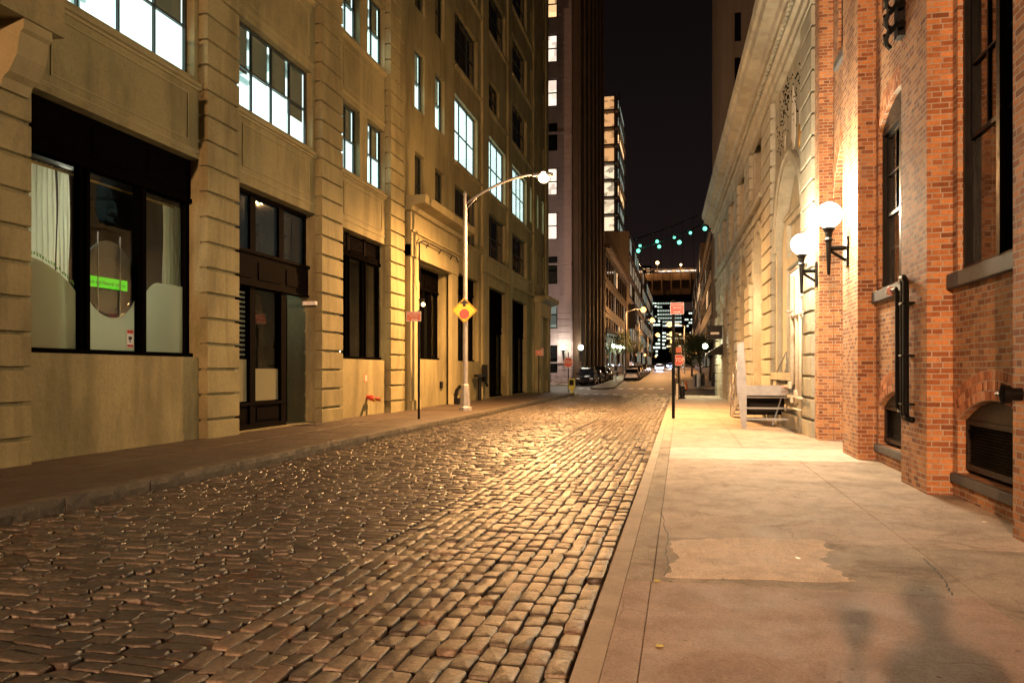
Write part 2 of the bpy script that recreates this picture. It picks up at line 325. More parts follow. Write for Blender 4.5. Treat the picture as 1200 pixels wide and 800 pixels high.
# cobbles: per-stone tint, held darker for the blocks laid across the street
def cobble_mat():
    m, nt, out = new_mat('worn_granite_block')
    p = N(nt, 'ShaderNodeBsdfPrincipled'); L(nt, p.outputs[0], out.inputs[0])
    at = N(nt, 'ShaderNodeAttribute'); at.attribute_name = 'stone'
    P = pos(nt)
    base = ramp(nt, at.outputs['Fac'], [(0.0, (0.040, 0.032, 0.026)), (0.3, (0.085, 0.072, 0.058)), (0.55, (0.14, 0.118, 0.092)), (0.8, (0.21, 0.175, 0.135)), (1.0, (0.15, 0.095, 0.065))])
    n1 = noise(nt, P, 38, 5, 0.75)
    c = mixc(nt, 0.8, base.outputs[0], ramp(nt, n1.outputs[0], [(0.34, (0.28, 0.26, 0.24)), (0.5, (0.8, 0.78, 0.75)), (0.66, (1.45, 1.42, 1.36))]).outputs[0], 'MULTIPLY')
    sx = N(nt, 'ShaderNodeSeparateXYZ'); L(nt, P, sx.inputs[0])
    # sand washed over the sunk edges of the blocks
    n2 = noise(nt, P, 5, 4)
    th = N(nt, 'ShaderNodeMath', operation='MULTIPLY_ADD'); L(nt, n2.outputs[0], th.inputs[0]); th.inputs[1].default_value = -0.028; L(nt, sx.outputs[2], th.inputs[2])
    sand = ramp(nt, th.outputs[0], [(0.0, (1, 1, 1)), (0.004, (0, 0, 0))])
    mr = N(nt, 'ShaderNodeMapRange'); L(nt, th.outputs[0], mr.inputs[0]); mr.inputs[1].default_value = -0.034; mr.inputs[2].default_value = -0.024; mr.inputs[3].default_value = 1; mr.inputs[4].default_value = 0
    nt.nodes.remove(sand)
    c = mixc(nt, mr.outputs[0], c, (0.075, 0.042, 0.02))
    L(nt, c, p.inputs['Base Color']); p.inputs['Specular IOR Level'].default_value = 0.55
    rn = noise(nt, P, 6, 4)
    ra = N(nt, 'ShaderNodeMath', operation='MULTIPLY_ADD'); L(nt, rn.outputs[0], ra.inputs[0]); ra.inputs[1].default_value = 0.34; ra.inputs[2].default_value = 0.19
    L(nt, ra.outputs[0], p.inputs['Roughness'])
    b = N(nt, 'ShaderNodeBump'); b.inputs['Strength'].default_value = 0.65; b.inputs['Distance'].default_value = 0.010
    n3 = noise(nt, P, 24, 7, 0.74)
    L(nt, n3.outputs[0], b.inputs['Height']); L(nt, b.outputs[0], p.inputs['Normal'])
    return m
M['cobble'] = cobble_mat()

# ------------------------------------------------------------------ naming helpers
def tag(o, label=None, cat=None, group=None, kind=None):
    if label: o['label'] = label
    if cat: o['category'] = cat
    if group: o['group'] = group
    if kind: o['kind'] = kind
    return o
def thing(name, loc, label, cat, group=None):
    o = bpy.data.objects.new(name, None); COL.objects.link(o); o.location = loc; o.empty_display_size = 0.2
    return tag(o, label, cat, group)
def wloc(o):
    v = Vector((0, 0, 0))
    while o is not None:
        v += Vector(o.location); o = o.parent
    return v
def copy_tree(o, parent=None):
    c = o.copy(); COL.objects.link(c)
    if parent is not None: c.parent = parent
    for ch in list(o.children): copy_tree(ch, c)
    return c

class Fr:
    """a facade plane: u along it, v = height, w = out of it"""
    def __init__(s, o, u, n): s.o = Vector(o); s.u = Vector(u).normalized(); s.n = Vector(n).normalized()
    def __call__(s, u, v, w=0.0):
        return s.o + s.u * u + s.n * w + Vector((0, 0, v))
WORLD = Fr((0, 0, 0), (1, 0, 0), (0, 1, 0))     # u=x, w=y, v=z

class MB:
    def __init__(s, fr=None): s.v = []; s.f = []; s.fr = fr or WORLD
    def add(s, pts, faces):
        b = len(s.v); s.v += [tuple(p) for p in pts]; s.f += [tuple(i + b for i in f) for f in faces]
    def box(s, u0, u1, v0, v1, w0, w1):
        q = [s.fr(u, v, w_) for w_ in (w0, w1) for v in (v0, v1) for u in (u0, u1)]
        s.add(q, [(0, 1, 3, 2), (4, 6, 7, 5), (0, 4, 5, 1), (2, 3, 7, 6), (0, 2, 6, 4), (1, 5, 7, 3)]); return s
    def quad(s, *p): s.add([s.fr(*q) for q in p], [tuple(range(len(p)))]); return s
    def prism(s, poly, w0, w1):
        n = len(poly)
        s.add([s.fr(u, v, w0) for u, v in poly] + [s.fr(u, v, w1) for u, v in poly],
              [tuple(range(n)), tuple(range(2 * n - 1, n - 1, -1))] + [(i, (i + 1) % n, n + (i + 1) % n, n + i) for i in range(n)]); return s
    def profile(s, prof, u0, u1):
        """moulding: prof is a closed list of (w, v), run along u"""
        n = len(prof)
        s.add([s.fr(u0, v, w_) for w_, v in prof] + [s.fr(u1, v, w_) for w_, v in prof],
              [tuple(range(n)), tuple(range(2 * n - 1, n - 1, -1))] + [(i, (i + 1) % n, n + (i + 1) % n, n + i) for i in range(n)]); return s
    def tube(s, pts, r, seg=10, cap=True):
        P = [Vector(p) if (s.fr is WORLD or isinstance(p, Vector)) else s.fr(*p) for p in pts]   # plain builders take x, y, z
        rs = r if isinstance(r, (list, tuple)) else [r] * len(P)
        rings = []
        up = None
        for i, p in enumerate(P):
            a = P[max(0, i - 1)]; b = P[min(len(P) - 1, i + 1)]
            t = (b - a).normalized()
            if up is None: up = Vector((0, 0, 1)) if abs(t.z) < 0.9 else Vector((1, 0, 0))
            x = t.cross(up).normalized(); y = x.cross(t).normalized(); up = y
            rings.append([p + (x * math.cos(k * 2 * math.pi / seg) + y * math.sin(k * 2 * math.pi / seg)) * rs[i] for k in range(seg)])
        n = len(P)
        f = [(i * seg + k, i * seg + (k + 1) % seg, (i + 1) * seg + (k + 1) % seg, (i + 1) * seg + k) for i in range(n - 1) for k in range(seg)]
        if cap: f += [tuple(range(seg)), tuple(range((n - 1) * seg, n * seg))]
        s.add([q for r_ in rings for q in r_], f); return s
    def lathe(s, c, prof, seg=20):
        """prof: (r, z) list, about a vertical axis at world point c"""
        pts = []; c = Vector(c)
        for r_, z in prof:
            for k in range(seg):
                a = 2 * math.pi * k / seg; pts.append(c + Vector((r_ * math.cos(a), r_ * math.sin(a), z)))
        n = len(prof)
        f = [(i * seg + k, i * seg + (k + 1) % seg, (i + 1) * seg + (k + 1) % seg, (i + 1) * seg + k) for i in range(n - 1) for k in range(seg)]
        f += [tuple(range(seg)), tuple(range((n - 1) * seg, n * seg))]
        s.add(pts, f); return s
    def sphere(s, c, r, seg=16):
        prof = [(max(1e-4, r * math.sin(math.pi * i / (seg // 2 * 1.0))), -r * math.cos(math.pi * i / (seg // 2))) for i in range(seg // 2 + 1)]
        return s.lathe(c, prof, seg)
    def facade(s, u0, u1, v0, v1, holes, depth=0.3, w=0.0):
        """flat wall with real openings and their reveals; holes: list of polygons [(u, v), ...]"""
        pts = [(u0, v0), (u1, v0), (u1, v1), (u0, v1)]
        edges = [(0, 1), (1, 2), (2, 3), (3, 0)]
        for h in holes:
            b = len(pts); pts += h; n = len(h); edges += [(b + i, b + (i + 1) % n) for i in range(n)]
        vv, _, ff, _, _, _ = delaunay_2d_cdt([Vector(p) for p in pts], edges, [], 0, 1e-5)
        boxes = [(min(p[0] for p in h), max(p[0] for p in h), min(p[1] for p in h), max(p[1] for p in h)) for h in holes]
        keep = []
        for f in ff:
            cx = sum(vv[i][0] for i in f) / len(f); cy = sum(vv[i][1] for i in f) / len(f)
            if not (u0 < cx < u1 and v0 < cy < v1): continue
            ins = False
            for h, bb in zip(holes, boxes):
                if bb[0] < cx < bb[1] and bb[2] < cy < bb[3]:
                    c = False; n = len(h)
                    for i in range(n):
                        (x1, y1), (x2, y2) = h[i], h[(i + 1) % n]
                        if (y1 > cy) != (y2 > cy) and cx < (x2 - x1) * (cy - y1) / (y2 - y1) + x1: c = not c
                    if c: ins = True; break
            if not ins: keep.append(tuple(f))
        s.add([s.fr(p[0], p[1], w) for p in vv], keep)
        for k, h in enumerate(holes):
            n = len(h); d = depth[k] if isinstance(depth, list) else depth
            s.add([s.fr(p[0], p[1], w) for p in h] + [s.fr(p[0], p[1], w - d) for p in h], [(i, (i + 1) % n, n + (i + 1) % n, n + i) for i in range(n)])
        return s
    def build(s, name, mat, parent=None, smooth=False, bevel=0.0, weld=False):
        me = bpy.data.meshes.new(name)
        off = wloc(parent) if parent is not None else Vector((0, 0, 0))
        me.from_pydata([tuple(Vector(p) - off) for p in s.v], [], s.f); me.update()
        bm = bmesh.new(); bm.from_mesh(me)
        if weld: bmesh.ops.remove_doubles(bm, verts=bm.verts, dist=0.0005)
        bmesh.ops.recalc_face_normals(bm, faces=bm.faces)
        if bevel: bmesh.ops.bevel(bm, geom=bm.edges[:], offset=bevel, segments=1, affect='EDGES', profile=0.7)
        bm.to_mesh(me); bm.free()
        if smooth:
            for p in me.polygons: p.use_smooth = True
        if mat: me.materials.append(mat)
        o = bpy.data.objects.new(name, me); COL.objects.link(o)
        if parent is not None: o.parent = parent
        return o

def rect(u0, u1, v0, v1): return [(u0, v0), (u1, v0), (u1, v1), (u0, v1)]
def arch(u0, u1, v0, vs, rise, n=14):
    """opening with straight sides to vs and a segmental or round head of given rise"""
    c = (u0 + u1) / 2; a = (u1 - u0) / 2
    rad = (a * a + rise * rise) / (2 * rise); cz = vs + rise - rad; t = math.asin(min(1, a / rad))
    if rise > a * 0.98: t = math.pi / 2
    pts = [(u0, v0), (u1, v0)]
    for i in range(n + 1):
        q = t - 2 * t * i / n
        pts.append((c + rad * math.sin(q), cz + rad * math.cos(q)))
    return pts

def lettering(body, size, mat, parent, origin, xdir, ydir, name='lettering', sx=1.0, ext=0.0015):
    cu = bpy.data.curves.new(name, 'FONT'); cu.body = body; cu.size = size; cu.align_x = 'CENTER'; cu.align_y = 'CENTER'
    cu.extrude = ext; cu.resolution_u = 3
    ob = bpy.data.objects.new(name, cu); COL.objects.link(ob)
    dg = bpy.context.evaluated_depsgraph_get(); me = bpy.data.meshes.new_from_object(ob.evaluated_get(dg))
    bpy.data.objects.remove(ob); bpy.data.curves.remove(cu)
    x = Vector(xdir).normalized(); y = Vector(ydir).normalized(); z = x.cross(y)
    Mx = Matrix((x * sx, y, z)).transposed().to_4x4(); Mx.translation = Vector(origin) - wloc(parent)
    me.transform(Mx); me.materials.clear(); me.materials.append(mat); me.name = name
    o = bpy.data.objects.new(name, me); COL.objects.link(o); o.parent = parent
    return o

def point_light(name, loc, watts, col, radius, parent=None, spot=None):
    ld = bpy.data.lights.new(name, 'SPOT' if spot else 'POINT'); ld.energy = watts; ld.color = col; ld.shadow_soft_size = radius
    if spot: ld.spot_size = R(spot); ld.spot_blend = 0.6
    o = bpy.data.objects.new(name, ld); COL.objects.link(o)
    if parent is not None: o.parent = parent; o.location = Vector(loc) - wloc(parent)
    else: o.location = loc
    return o

def grade(y):
    """the street climbs gently beyond the crossing"""
    return 0.0 if y < 58 else 0.016 * (y - 58)

# sight-line helpers used to read real positions off known wall planes
CY, SY = math.cos(YAW), math.sin(YAW)
def ground_at(px, py, z=0.0):
    d = FPX * (CH - z) / (py - 435); r = (px - 600) / FPX * d
    return (r * CY - d * SY, r * SY + d * CY)

# ================================================================== GROUND
def sheet(name, mat, pts, z=None, kind='structure'):
    """ground sheet following the grade; pts = list of (x, y) rows [(x0,x1,y)...]"""
    mb = MB()
    for i in range(len(pts) - 1):
        (a0, a1, ya), (b0, b1, yb) = pts[i], pts[i + 1]
        mb.add([(a0, ya, grade(ya) + z), (a1, ya, grade(ya) + z), (b1, yb, grade(yb) + z), (b0, yb, grade(yb) + z)], [(0, 1, 2, 3)])
    o = mb.build(name, mat, weld=True); o['kind'] = kind; return o
sheet('ground', M['earth'], [(-1500, 1500, -300), (-1500, 1500, 58), (-1500, 1500, 600), (-1500, 1500, 3000)], z=-0.06)
sheet('cobble_bed', M['grout'], [(-7.12, -0.56, -30), (-7.12, -0.56, 56)], z=-0.022)
sheet('far_road', M['asphalt'], [(-60, 40, 56), (-60, 40, 58), (-60, 40, 66.5)], z=0.0)
sheet('street_beyond', M['asphalt'], [(-10.2, -0.6, 66.5), (-10.2, -0.6, 140), (-9.2, -0.9, 420)], z=0.003)
sheet('road_far_side', M['asphalt'], [(-60, -10.2, 66.5), (-60, -10.2, 76)], z=0.003)
for a in ((-5.45, 0.12), (-3.4, 0.12)):
    pass
def cobbles():
    segs = 12
    sup = []
    for cx_, cy_, a0 in ((1, 1, 0), (-1, 1, 90), (-1, -1, 180), (1, -1, 270)):
        for k in range(3):
            q = R(a0 + k * 45); sup.append((cx_ * 0.74 + 0.26 * math.cos(q), cy_ * 0.70 + 0.30 * math.sin(q)))
    sup = np.array(sup)
    rings = [(1.0, -0.034), (1.0, -0.010), (0.955, 0.003), (0.87, 0.006)]
    V = []; F = []; T = []
    def stone(cx, cy, hx, hy, far, dark=1.0):
        b = len(V)
        rot = RNG.normal(0, 0.022); c, s = math.cos(rot), math.sin(rot)
        dz = RNG.normal(0, 0.0055) + 0.012 * math.sin(cx * 1.9 + cy * 0.31) * math.sin(cy * 0.57 + 1.3)
        tx, ty = RNG.normal(0, 0.04), RNG.normal(0, 0.05)
        jit = 1 + RNG.normal(0, 0.03, segs) - 0.02
        rg = rings if not far else rings[1:3]
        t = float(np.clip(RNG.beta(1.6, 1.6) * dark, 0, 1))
        for k, z in rg:
            for i in range(segs):
                x = sup[i][0] * hx * k * jit[i]; y = sup[i][1] * hy * k * jit[i]
                V.append((cx + x * c - y * s, cy + x * s + y * c, z + dz + x * tx + y * ty + (RNG.normal(0, 0.0016) if z > 0 else 0))); T.append(t)
        V.append((cx, cy, rg[-1][1] + 0.0025 + dz)); T.append(t)
        n = len(rg)
        for j in range(n - 1):
            for i in range(segs):
                F.append((b + j * segs + i, b + j * segs + (i + 1) % segs, b + (j + 1) * segs + (i + 1) % segs, b + (j + 1) * segs + i))
        top = b + n * segs
        for i in range(segs): F.append((b + (n - 1) * segs + i, b + (n - 1) * segs + (i + 1) % segs, top))
    # blocks laid across the street
    y = -1.5; row = 0
    while y < 56:
        h = float(RNG.uniform(0.118, 0.145)); x = -7.08 + (0.0 if row % 2 else -0.13)
        while x < -2.84:
            wd = float(RNG.uniform(0.20, 0.31)); x1 = min(x + wd, -2.79)
            if -2.79 - x1 < 0.12: x1 = -2.79
            x0 = max(x, -7.10)
            if x1 - x0 > 0.09:
                wav = 0.05 * math.sin(x0 * 1.1 + y * 0.25) + 0.012 * math.sin(x0 * 3.1 + y)
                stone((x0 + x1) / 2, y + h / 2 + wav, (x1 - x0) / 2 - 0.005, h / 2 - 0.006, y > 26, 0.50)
            x = x1 if x1 < -2.80 else 99
        y += h; row += 1
    # blocks laid along the street, the worn track beside the right kerb
    cols = 16; wid = (2.78 - 0.58) / cols
    for cidx in range(cols):
        y = -1.5 - RNG.uniform(0, 0.2)
        while y < 56:
            ln = float(RNG.uniform(0.21, 0.29)) if cidx not in (0, 1) else float(RNG.uniform(0.25, 0.33))
            cx = -2.78 + wid * (cidx + 0.5) + 0.02 * math.sin(y * 0.35 + cidx * 0.15) + RNG.normal(0, 0.004)
            stone(cx, y + ln / 2, wid / 2 - 0.004, ln / 2 - 0.006, y > 26)
            y += ln
    me = bpy.data.meshes.new('cobbled_road'); me.from_pydata(V, [], F); me.update()
    at = me.attributes.new('stone', 'FLOAT', 'POINT'); at.data.foreach_set('value', np.array(T, dtype=np.float32))
    me.polygons.foreach_set('use_smooth', np.ones(len(me.polygons), dtype=bool))
    me.materials.append(M['cobble'])
    o = bpy.data.objects.new('cobbled_road', me); COL.objects.link(o); o['kind'] = 'structure'
cobbles()

# crosswalk bars on the far road
mb = MB()
for k in range(9):
    x = -6.8 + k * 0.7
    mb.box(x, x + 0.3, 0.004, 0.008, 57.2, 60.0) if False else mb.add([(x, 56.6, 0.008), (x + 0.32, 56.6, 0.008), (x + 0.32, 57.9, 0.008), (x, 57.9, 0.008)], [(0, 1, 2, 3)])
o = mb.build('crosswalk_marking', M['paint_white']); o['kind'] = 'structure'
# far crosswalk
mb = MB()
for k in range(10):
    x = -9.4 + k * 0.85; z = grade(68.3) + 0.012
    mb.add([(x, 67.2, grade(67.2) + 0.01), (x + 0.4, 67.2, grade(67.2) + 0.01), (x + 0.4, 69.6, grade(69.6) + 0.01), (x, 69.6, grade(69.6) + 0.01)], [(0, 1, 2, 3)])
o = mb.build('crosswalk_marking', M['paint_white']); o['kind'] = 'structure'

# ---- left sidewalk and kerb
KL = 0.17
def slabs(name, mat, x0, x1, ys, z, th=0.2, gap=0.003, xs=None):
    mb = MB()
    xs = xs or [x0, x1]
    for i in range(len(ys) - 1):
        for j in range(len(xs) - 1):
            mb.box(xs[j] + gap, xs[j + 1] - gap, z - th, z, ys[i] + gap, ys[i + 1] - gap)
    o = mb.build(name, mat, bevel=0.004); o['kind'] = 'structure'; return o
ysl = [-20 + 1.9 * i for i in range(40)] + [54.5]
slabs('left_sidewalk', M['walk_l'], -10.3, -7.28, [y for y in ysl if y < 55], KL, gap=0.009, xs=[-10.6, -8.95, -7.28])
def kerb(name, mat, xa, xb, z, y0, y1, lmin, lmax, chip=0.006):
    mb = MB(); y = y0
    while y < y1:
        l = random.uniform(lmin, lmax); ye = min(y1, y + l)
        n = max(2, int((ye - y) / 0.12)); 
        ring = []
        for i in range(n + 1):
            yy = y + 0.004 + (ye - y - 0.008) * i / n
            j = [random.uniform(-chip, chip) for _ in range(5)]
            pts = [(xa + j[0], yy, -0.12), (xa + j[1], yy, z * 0.5), (xa + 0.012 + abs(j[2]), yy, z - 0.004), (xa + 0.03, yy, z + j[3] * 0.3), (xb, yy, z + j[4] * 0.2), (xb, yy, -0.12)]
            ring.append(pts)
        if xb < xa:
            ring = [[(2 * xa - p[0] if k in (2, 3) else p[0], p[1], p[2]) for k, p in enumerate(r_)] for r_ in ring]
        pts = [p for r_ in ring for p in r_]
        f = [(i * 6 + k, i * 6 + (k + 1) % 6, (i + 1) * 6 + (k + 1) % 6, (i + 1) * 6 + k) for i in range(n) for k in range(6)]
        f += [tuple(range(6)), tuple(range(n * 6, n * 6 + 6))]
        mb.add(pts, f); y = ye
    o = mb.build(name, mat); o['kind'] = 'structure'; return o
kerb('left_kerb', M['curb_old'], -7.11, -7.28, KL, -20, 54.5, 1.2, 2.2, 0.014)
kerb('right_kerb', M['curb'], -0.56, -0.40, 0.10, -20, 52.5, 1.4, 2.4, 0.004)

# ---- right sidewalk: individual slabs poured at different times
KR = 0.10
slabs('right_sidewalk', M['concrete_b'], 0, 0, [-14, -10, -6, -2, 1.6, 5.98], KR, xs=[-0.40, -0.2085, 2.02], gap=0.0015)
slabs('right_sidewalk_edge', M['concrete_e'], 0, 0, [-14, -10, -6, -2, 1.6, 4.1, 7.62], KR, xs=[2.02, 3.9])
slabs('right_sidewalk_patched', M['concrete_e'], 0, 0, [5.98, 7.62], KR, xs=[-0.20, 2.02])
slabs('right_sidewalk_middle', M['concrete_a'], 0, 0, [7.62, 11.7, 14.55], KR, xs=[-0.20, 2.02])
slabs('right_sidewalk_middle', M['concrete_a'], 0, 0, [7.62, 11.7, 14.55], KR, xs=[2.02, 3.9])
slabs('right_sidewalk_strip', M['concrete_e'], 0, 0, [5.98, 9.1, 12.4, 14.55, 18], KR, xs=[-0.40, -0.20])
slabs('right_sidewalk_pale', M['concrete_d'], 0, 0, [14.55, 16.7], KR, xs=[-0.20, 3.9])
slabs('right_sidewalk_far', M['concrete_a'], 0, 0, [16.7, 21.2, 25.6, 30, 34.5, 39, 43.5, 48, 52.6], KR, xs=[-0.20, 1.25, 3.9])
slabs('right_sidewalk_far_strip', M['concrete_a'], 0, 0, [18, 22.5, 27, 31.5, 36, 40.5, 45, 49.5, 52.6], KR, xs=[-0.40, -0.20])
mb = MB(); mb.box(-0.40, 3.9, -0.1, KR - 0.008, -20, 52.6); o = mb.build('right_sidewalk_bed', M['earth']); o['kind'] = 'structure'
mb = MB(); mb.box(-10.6, -7.28, -0.1, KL - 0.02, -20, 54.4); o = mb.build('left_sidewalk_bed', M['earth']); o['kind'] = 'structure'
# the ragged pale patch
def ragged(pts, amp, z, name, mat, sub=7):
    out = []
    for i in range(len(pts)):
        a, b = pts[i], pts[(i + 1) % len(pts)]
        for k in range(sub):
            t = k / sub
            out.append((a[0] + (b[0] - a[0]) * t + random.uniform(-amp, amp), a[1] + (b[1] - a[1]) * t + random.uniform(-amp, amp)))
    mb = MB(); n = len(out)
    mb.add([(x, y, z) for x, y in out] + [(x, y, z - 0.004) for x, y in out], [tuple(range(n))] + [(i, (i + 1) % n, n + (i + 1) % n, n + i) for i in range(n)])
    o = mb.build(name, mat); o['kind'] = 'structure'; return o
pp = [ground_at(*q, KR) for q in [(780, 677), (792, 652), (786, 634), (860, 629), (962, 632), (975, 645), (960, 655), (980, 668), (1000, 681)]]
ragged(pp, 0.035, KR + 0.0025, 'sidewalk_patch', M['concrete_c'])
# thin cracks
def crack(pxs, wdt, name='sidewalk_crack'):
    P = []
    base = [ground_at(*q, KR) for q in pxs]
    for i in range(len(base) - 1):
        a, b = base[i], base[i + 1]
        for k in range(8):
            t = k / 8; P.append((a[0] + (b[0] - a[0]) * t + random.uniform(-.012, .012), a[1] + (b[1] - a[1]) * t + random.uniform(-.02, .02)))
    mb = MB()
    L_ = []; R_ = []
    for i, (x, y) in enumerate(P):
        a = P[max(0, i - 1)]; b = P[min(len(P) - 1, i + 1)]; dx, dy = b[0] - a[0], b[1] - a[1]; l = math.hypot(dx, dy) or 1
        h = wdt * random.uniform(0.4, 1.0) / 2
        L_.append((x - dy / l * h, y + dx / l * h, KR + 0.0075)); R_.append((x + dy / l * h, y - dx / l * h, KR + 0.0075))
    n = len(P); mb.add(L_ + R_, [(i, i + 1, n + i + 1, n + i) for i in range(n - 1)])
    o = mb.build(name, M['sign_black']); o['kind'] = 'structure'
crack([(1082, 655), (1096, 668), (1108, 682), (1116, 700)], 0.016)
crack([(962, 633), (1015, 640), (1110, 637), (1195, 642)], 0.010)
crack([(780, 645), (783, 664), (778, 676)], 0.014)
crack([(775, 600), (783, 630), (780, 648)], 0.012)
crack([(985, 664), (1060, 666), (1150, 668)], 0.009)
# far sidewalks past the crossing
def far_walk(name, mat, rows, h=0.13):
    mb = MB()
    for i in range(len(rows) - 1):
        (a0, a1, ya), (b0, b1, yb) = rows[i], rows[i + 1]
        za, zb = grade(ya), grade(yb)
        mb.add([(a0, ya, za + h), (a1, ya, za + h), (b1, yb, zb + h), (b0, yb, zb + h), (a0, ya, za - .05), (a1, ya, za - .05), (b1, yb, zb - .05), (b0, yb, zb - .05)],
               [(0, 1, 2, 3), (0, 4, 5, 1), (1, 5, 6, 2), (2, 6, 7, 3), (3, 7, 4, 0)])
    o = mb.build(name, mat); o['kind'] = 'structure'
far_walk('far_left_sidewalk', M['walk_l'], [(-7.2, -6.2, 66.6), (-7.6, -5.5, 68.2), (-7.7, -6.6, 100), (-7.9, -7.6, 240)])
far_walk('far_wall_sidewalk', M['concrete_a'], [(-40, -10.3, 75.2), (-40, -10.3, 77.2)])
far_walk('far_right_sidewalk', M['concrete_a'], [(0.1, 20, 69.5), (0.1, 20, 76), (0.1, 3.4, 76.2), (-0.4, 3.2, 400)])

# ================================================================== FACADE PARTS
def blind_mat(name, col, back):
    m, nt, out = new_mat(name)
    d = N(nt, 'ShaderNodeBsdfDiffuse'); d.inputs[0].default_value = (*col, 1)
    t = N(nt, 'ShaderNodeBsdfTranslucent'); t.inputs[0].default_value = (*back, 1)
    a = N(nt, 'ShaderNodeAddShader'); L(nt, d.outputs[0], a.inputs[0]); L(nt, t.outputs[0], a.inputs[1]); L(nt, a.outputs[0], out.inputs[0]); return m
M['shade'] = blind_mat('roller_shade', (0.30, 0.29, 0.25), (0.016, 0.017, 0.0145))
M['curtain'] = blind_mat('cream_curtain', (0.50, 0.48, 0.38), (0.40, 0.40, 0.32))
M['frosted'] = blind_mat('frosted_film', (0.20, 0.19, 0.13), (0.26, 0.29, 0.20))
M['shade_pale'] = blind_mat('pale_roller_shade', (0.4, 0.4, 0.36), (0.16, 0.19, 0.17))

def bars(mb, u0, u1, v0, v1, w, cols, rows, fw=0.07, mw=0.045, th=0.07, widths=None, rails=None):
    mb.box(u0, u1, v0, v0 + fw, w - th, w); mb.box(u0, u1, v1 - fw, v1, w - th, w)
    mb.box(u0, u0 + fw, v0 + fw, v1 - fw, w - th, w); mb.box(u1 - fw, u1, v0 + fw, v1 - fw, w - th, w)
    us = [u0 + (u1 - u0) * i / cols for i in range(1, cols)] if widths is None else widths
    for u in us: mb.box(u - mw / 2, u + mw / 2, v0 + fw, v1 - fw, w - th + 0.005, w - 0.004)
    vs = [v0 + (v1 - v0) * i / rows for i in range(1, rows)] if rails is None else rails
    for v in vs: mb.box(u0 + fw, u1 - fw, v - mw / 2, v + mw / 2, w - th + 0.008, w + 0.004)

def add_window(par, fr, u0, u1, v0, v1, w=-0.18, cols=2, rows=2, frame='teal_frame', glass='dglass', lit=None, shade=0.0, shade_mat='shade', fw=0.07, mw=0.045, widths=None, rails=None, depth=2.6, ducts=0, shades=None):
    g = 0.004
    mb = MB(fr); bars(mb, u0 + g, u1 - g, v0 + g, v1 - g, w, cols, rows, fw, mw, widths=widths, rails=rails)
    f = mb.build('window', M[frame], par)
    if lit:
        MB(fr).box(u0 + 0.02, u1 - 0.02, v0 + 0.02, v1 - 0.02, w - 0.045, w - 0.04).build('pane', M['cglass'], f)
        rm = MB(fr); a, b, c, d = u0 - 0.25, u1 + 0.25, v0 - 0.05, v1 + 0.25
        w0, w1 = w - 0.16, w - depth
        rm.add([fr(u, v, ww) for ww in (w0, w1) for v in (c, d) for u in (a, b)], [(4, 6, 7, 5), (0, 4, 5, 1), (2, 3, 7, 6), (0, 2, 6, 4), (1, 5, 7, 3)])
        rm.build('lit_room', M[lit], f)
        if ducts:
            db = MB(fr)
            for k in range(4):
                ww = w - 0.5 - (depth - 0.7) * k / 3.6
                db.tube([(a + 0.05, d - 0.30 - 0.1 * (k % 2), ww), (b - 0.05, d - 0.30 - 0.1 * (k % 2), ww)], (0.12, 0.035, 0.09, 0.05)[k], 10)
            for k in range(ducts):
                uu = a + (b - a) * (k + 0.6) / ducts; db.box(uu, uu + 0.07, d - 0.22, d - 0.02, w1 + 0.1, w0 - 0.3)
            db.box(b - 0.9, b - 0.75, c + 0.02, d - 0.02, w - depth * 0.7, w - depth * 0.7 + 0.12)
            db.build('ceiling_duct', M['duct'], f)
        if shade:
            sb = MB(fr); n = cols; 
            for i in range(n):
                ua = u0 + (u1 - u0) * i / n + 0.06; ub = u0 + (u1 - u0) * (i + 1) / n - 0.05
                s_ = shade if shades is None else shades[i]
                if s_ <= 0: continue
                sb.box(ua, ub, v1 - (v1 - v0) * s_, v1 - 0.02, w - 0.12, w - 0.115)
            sb.build('blind', M[shade_mat], f)
    else:
        MB(fr).box(u0 + 0.02, u1 - 0.02, v0 + 0.02, v1 - 0.02, w - 0.05, w - 0.04).build('pane', M[glass], f)
    return f

def rusticated(mb, u0, u1, v0, v1, w0, w1, course=0.56, gap=0.06, inset=0.075):
    """courses of smooth blocks with deep V joints"""
    mb.box(u0 + inset, u1 - inset, v0, v1, w0, w1 - inset)
    v = v0; n = max(1, round((v1 - v0) / course)); c = (v1 - v0) / n
    for i in range(n):
        a, b = v0 + i * c + (gap / 2 if i else 0), v0 + (i + 1) * c - gap / 2
        k = 0.018
        prof = [(w0 - 0.0, a), (w1 - k, a), (w1, a + k), (w1, b - k), (w1 - k, b), (w0 - 0.0, b)]
        mb.profile(prof, u0, u1)

def moulding(mb, u0, u1, v, h, out, w=0.0):
    mb.profile([(w - 0.02, v), (w + out * 0.35, v), (w + out * 0.5, v + h * 0.35), (w + out, v + h * 0.45), (w + out, v + h), (w - 0.02, v + h)], u0, u1)

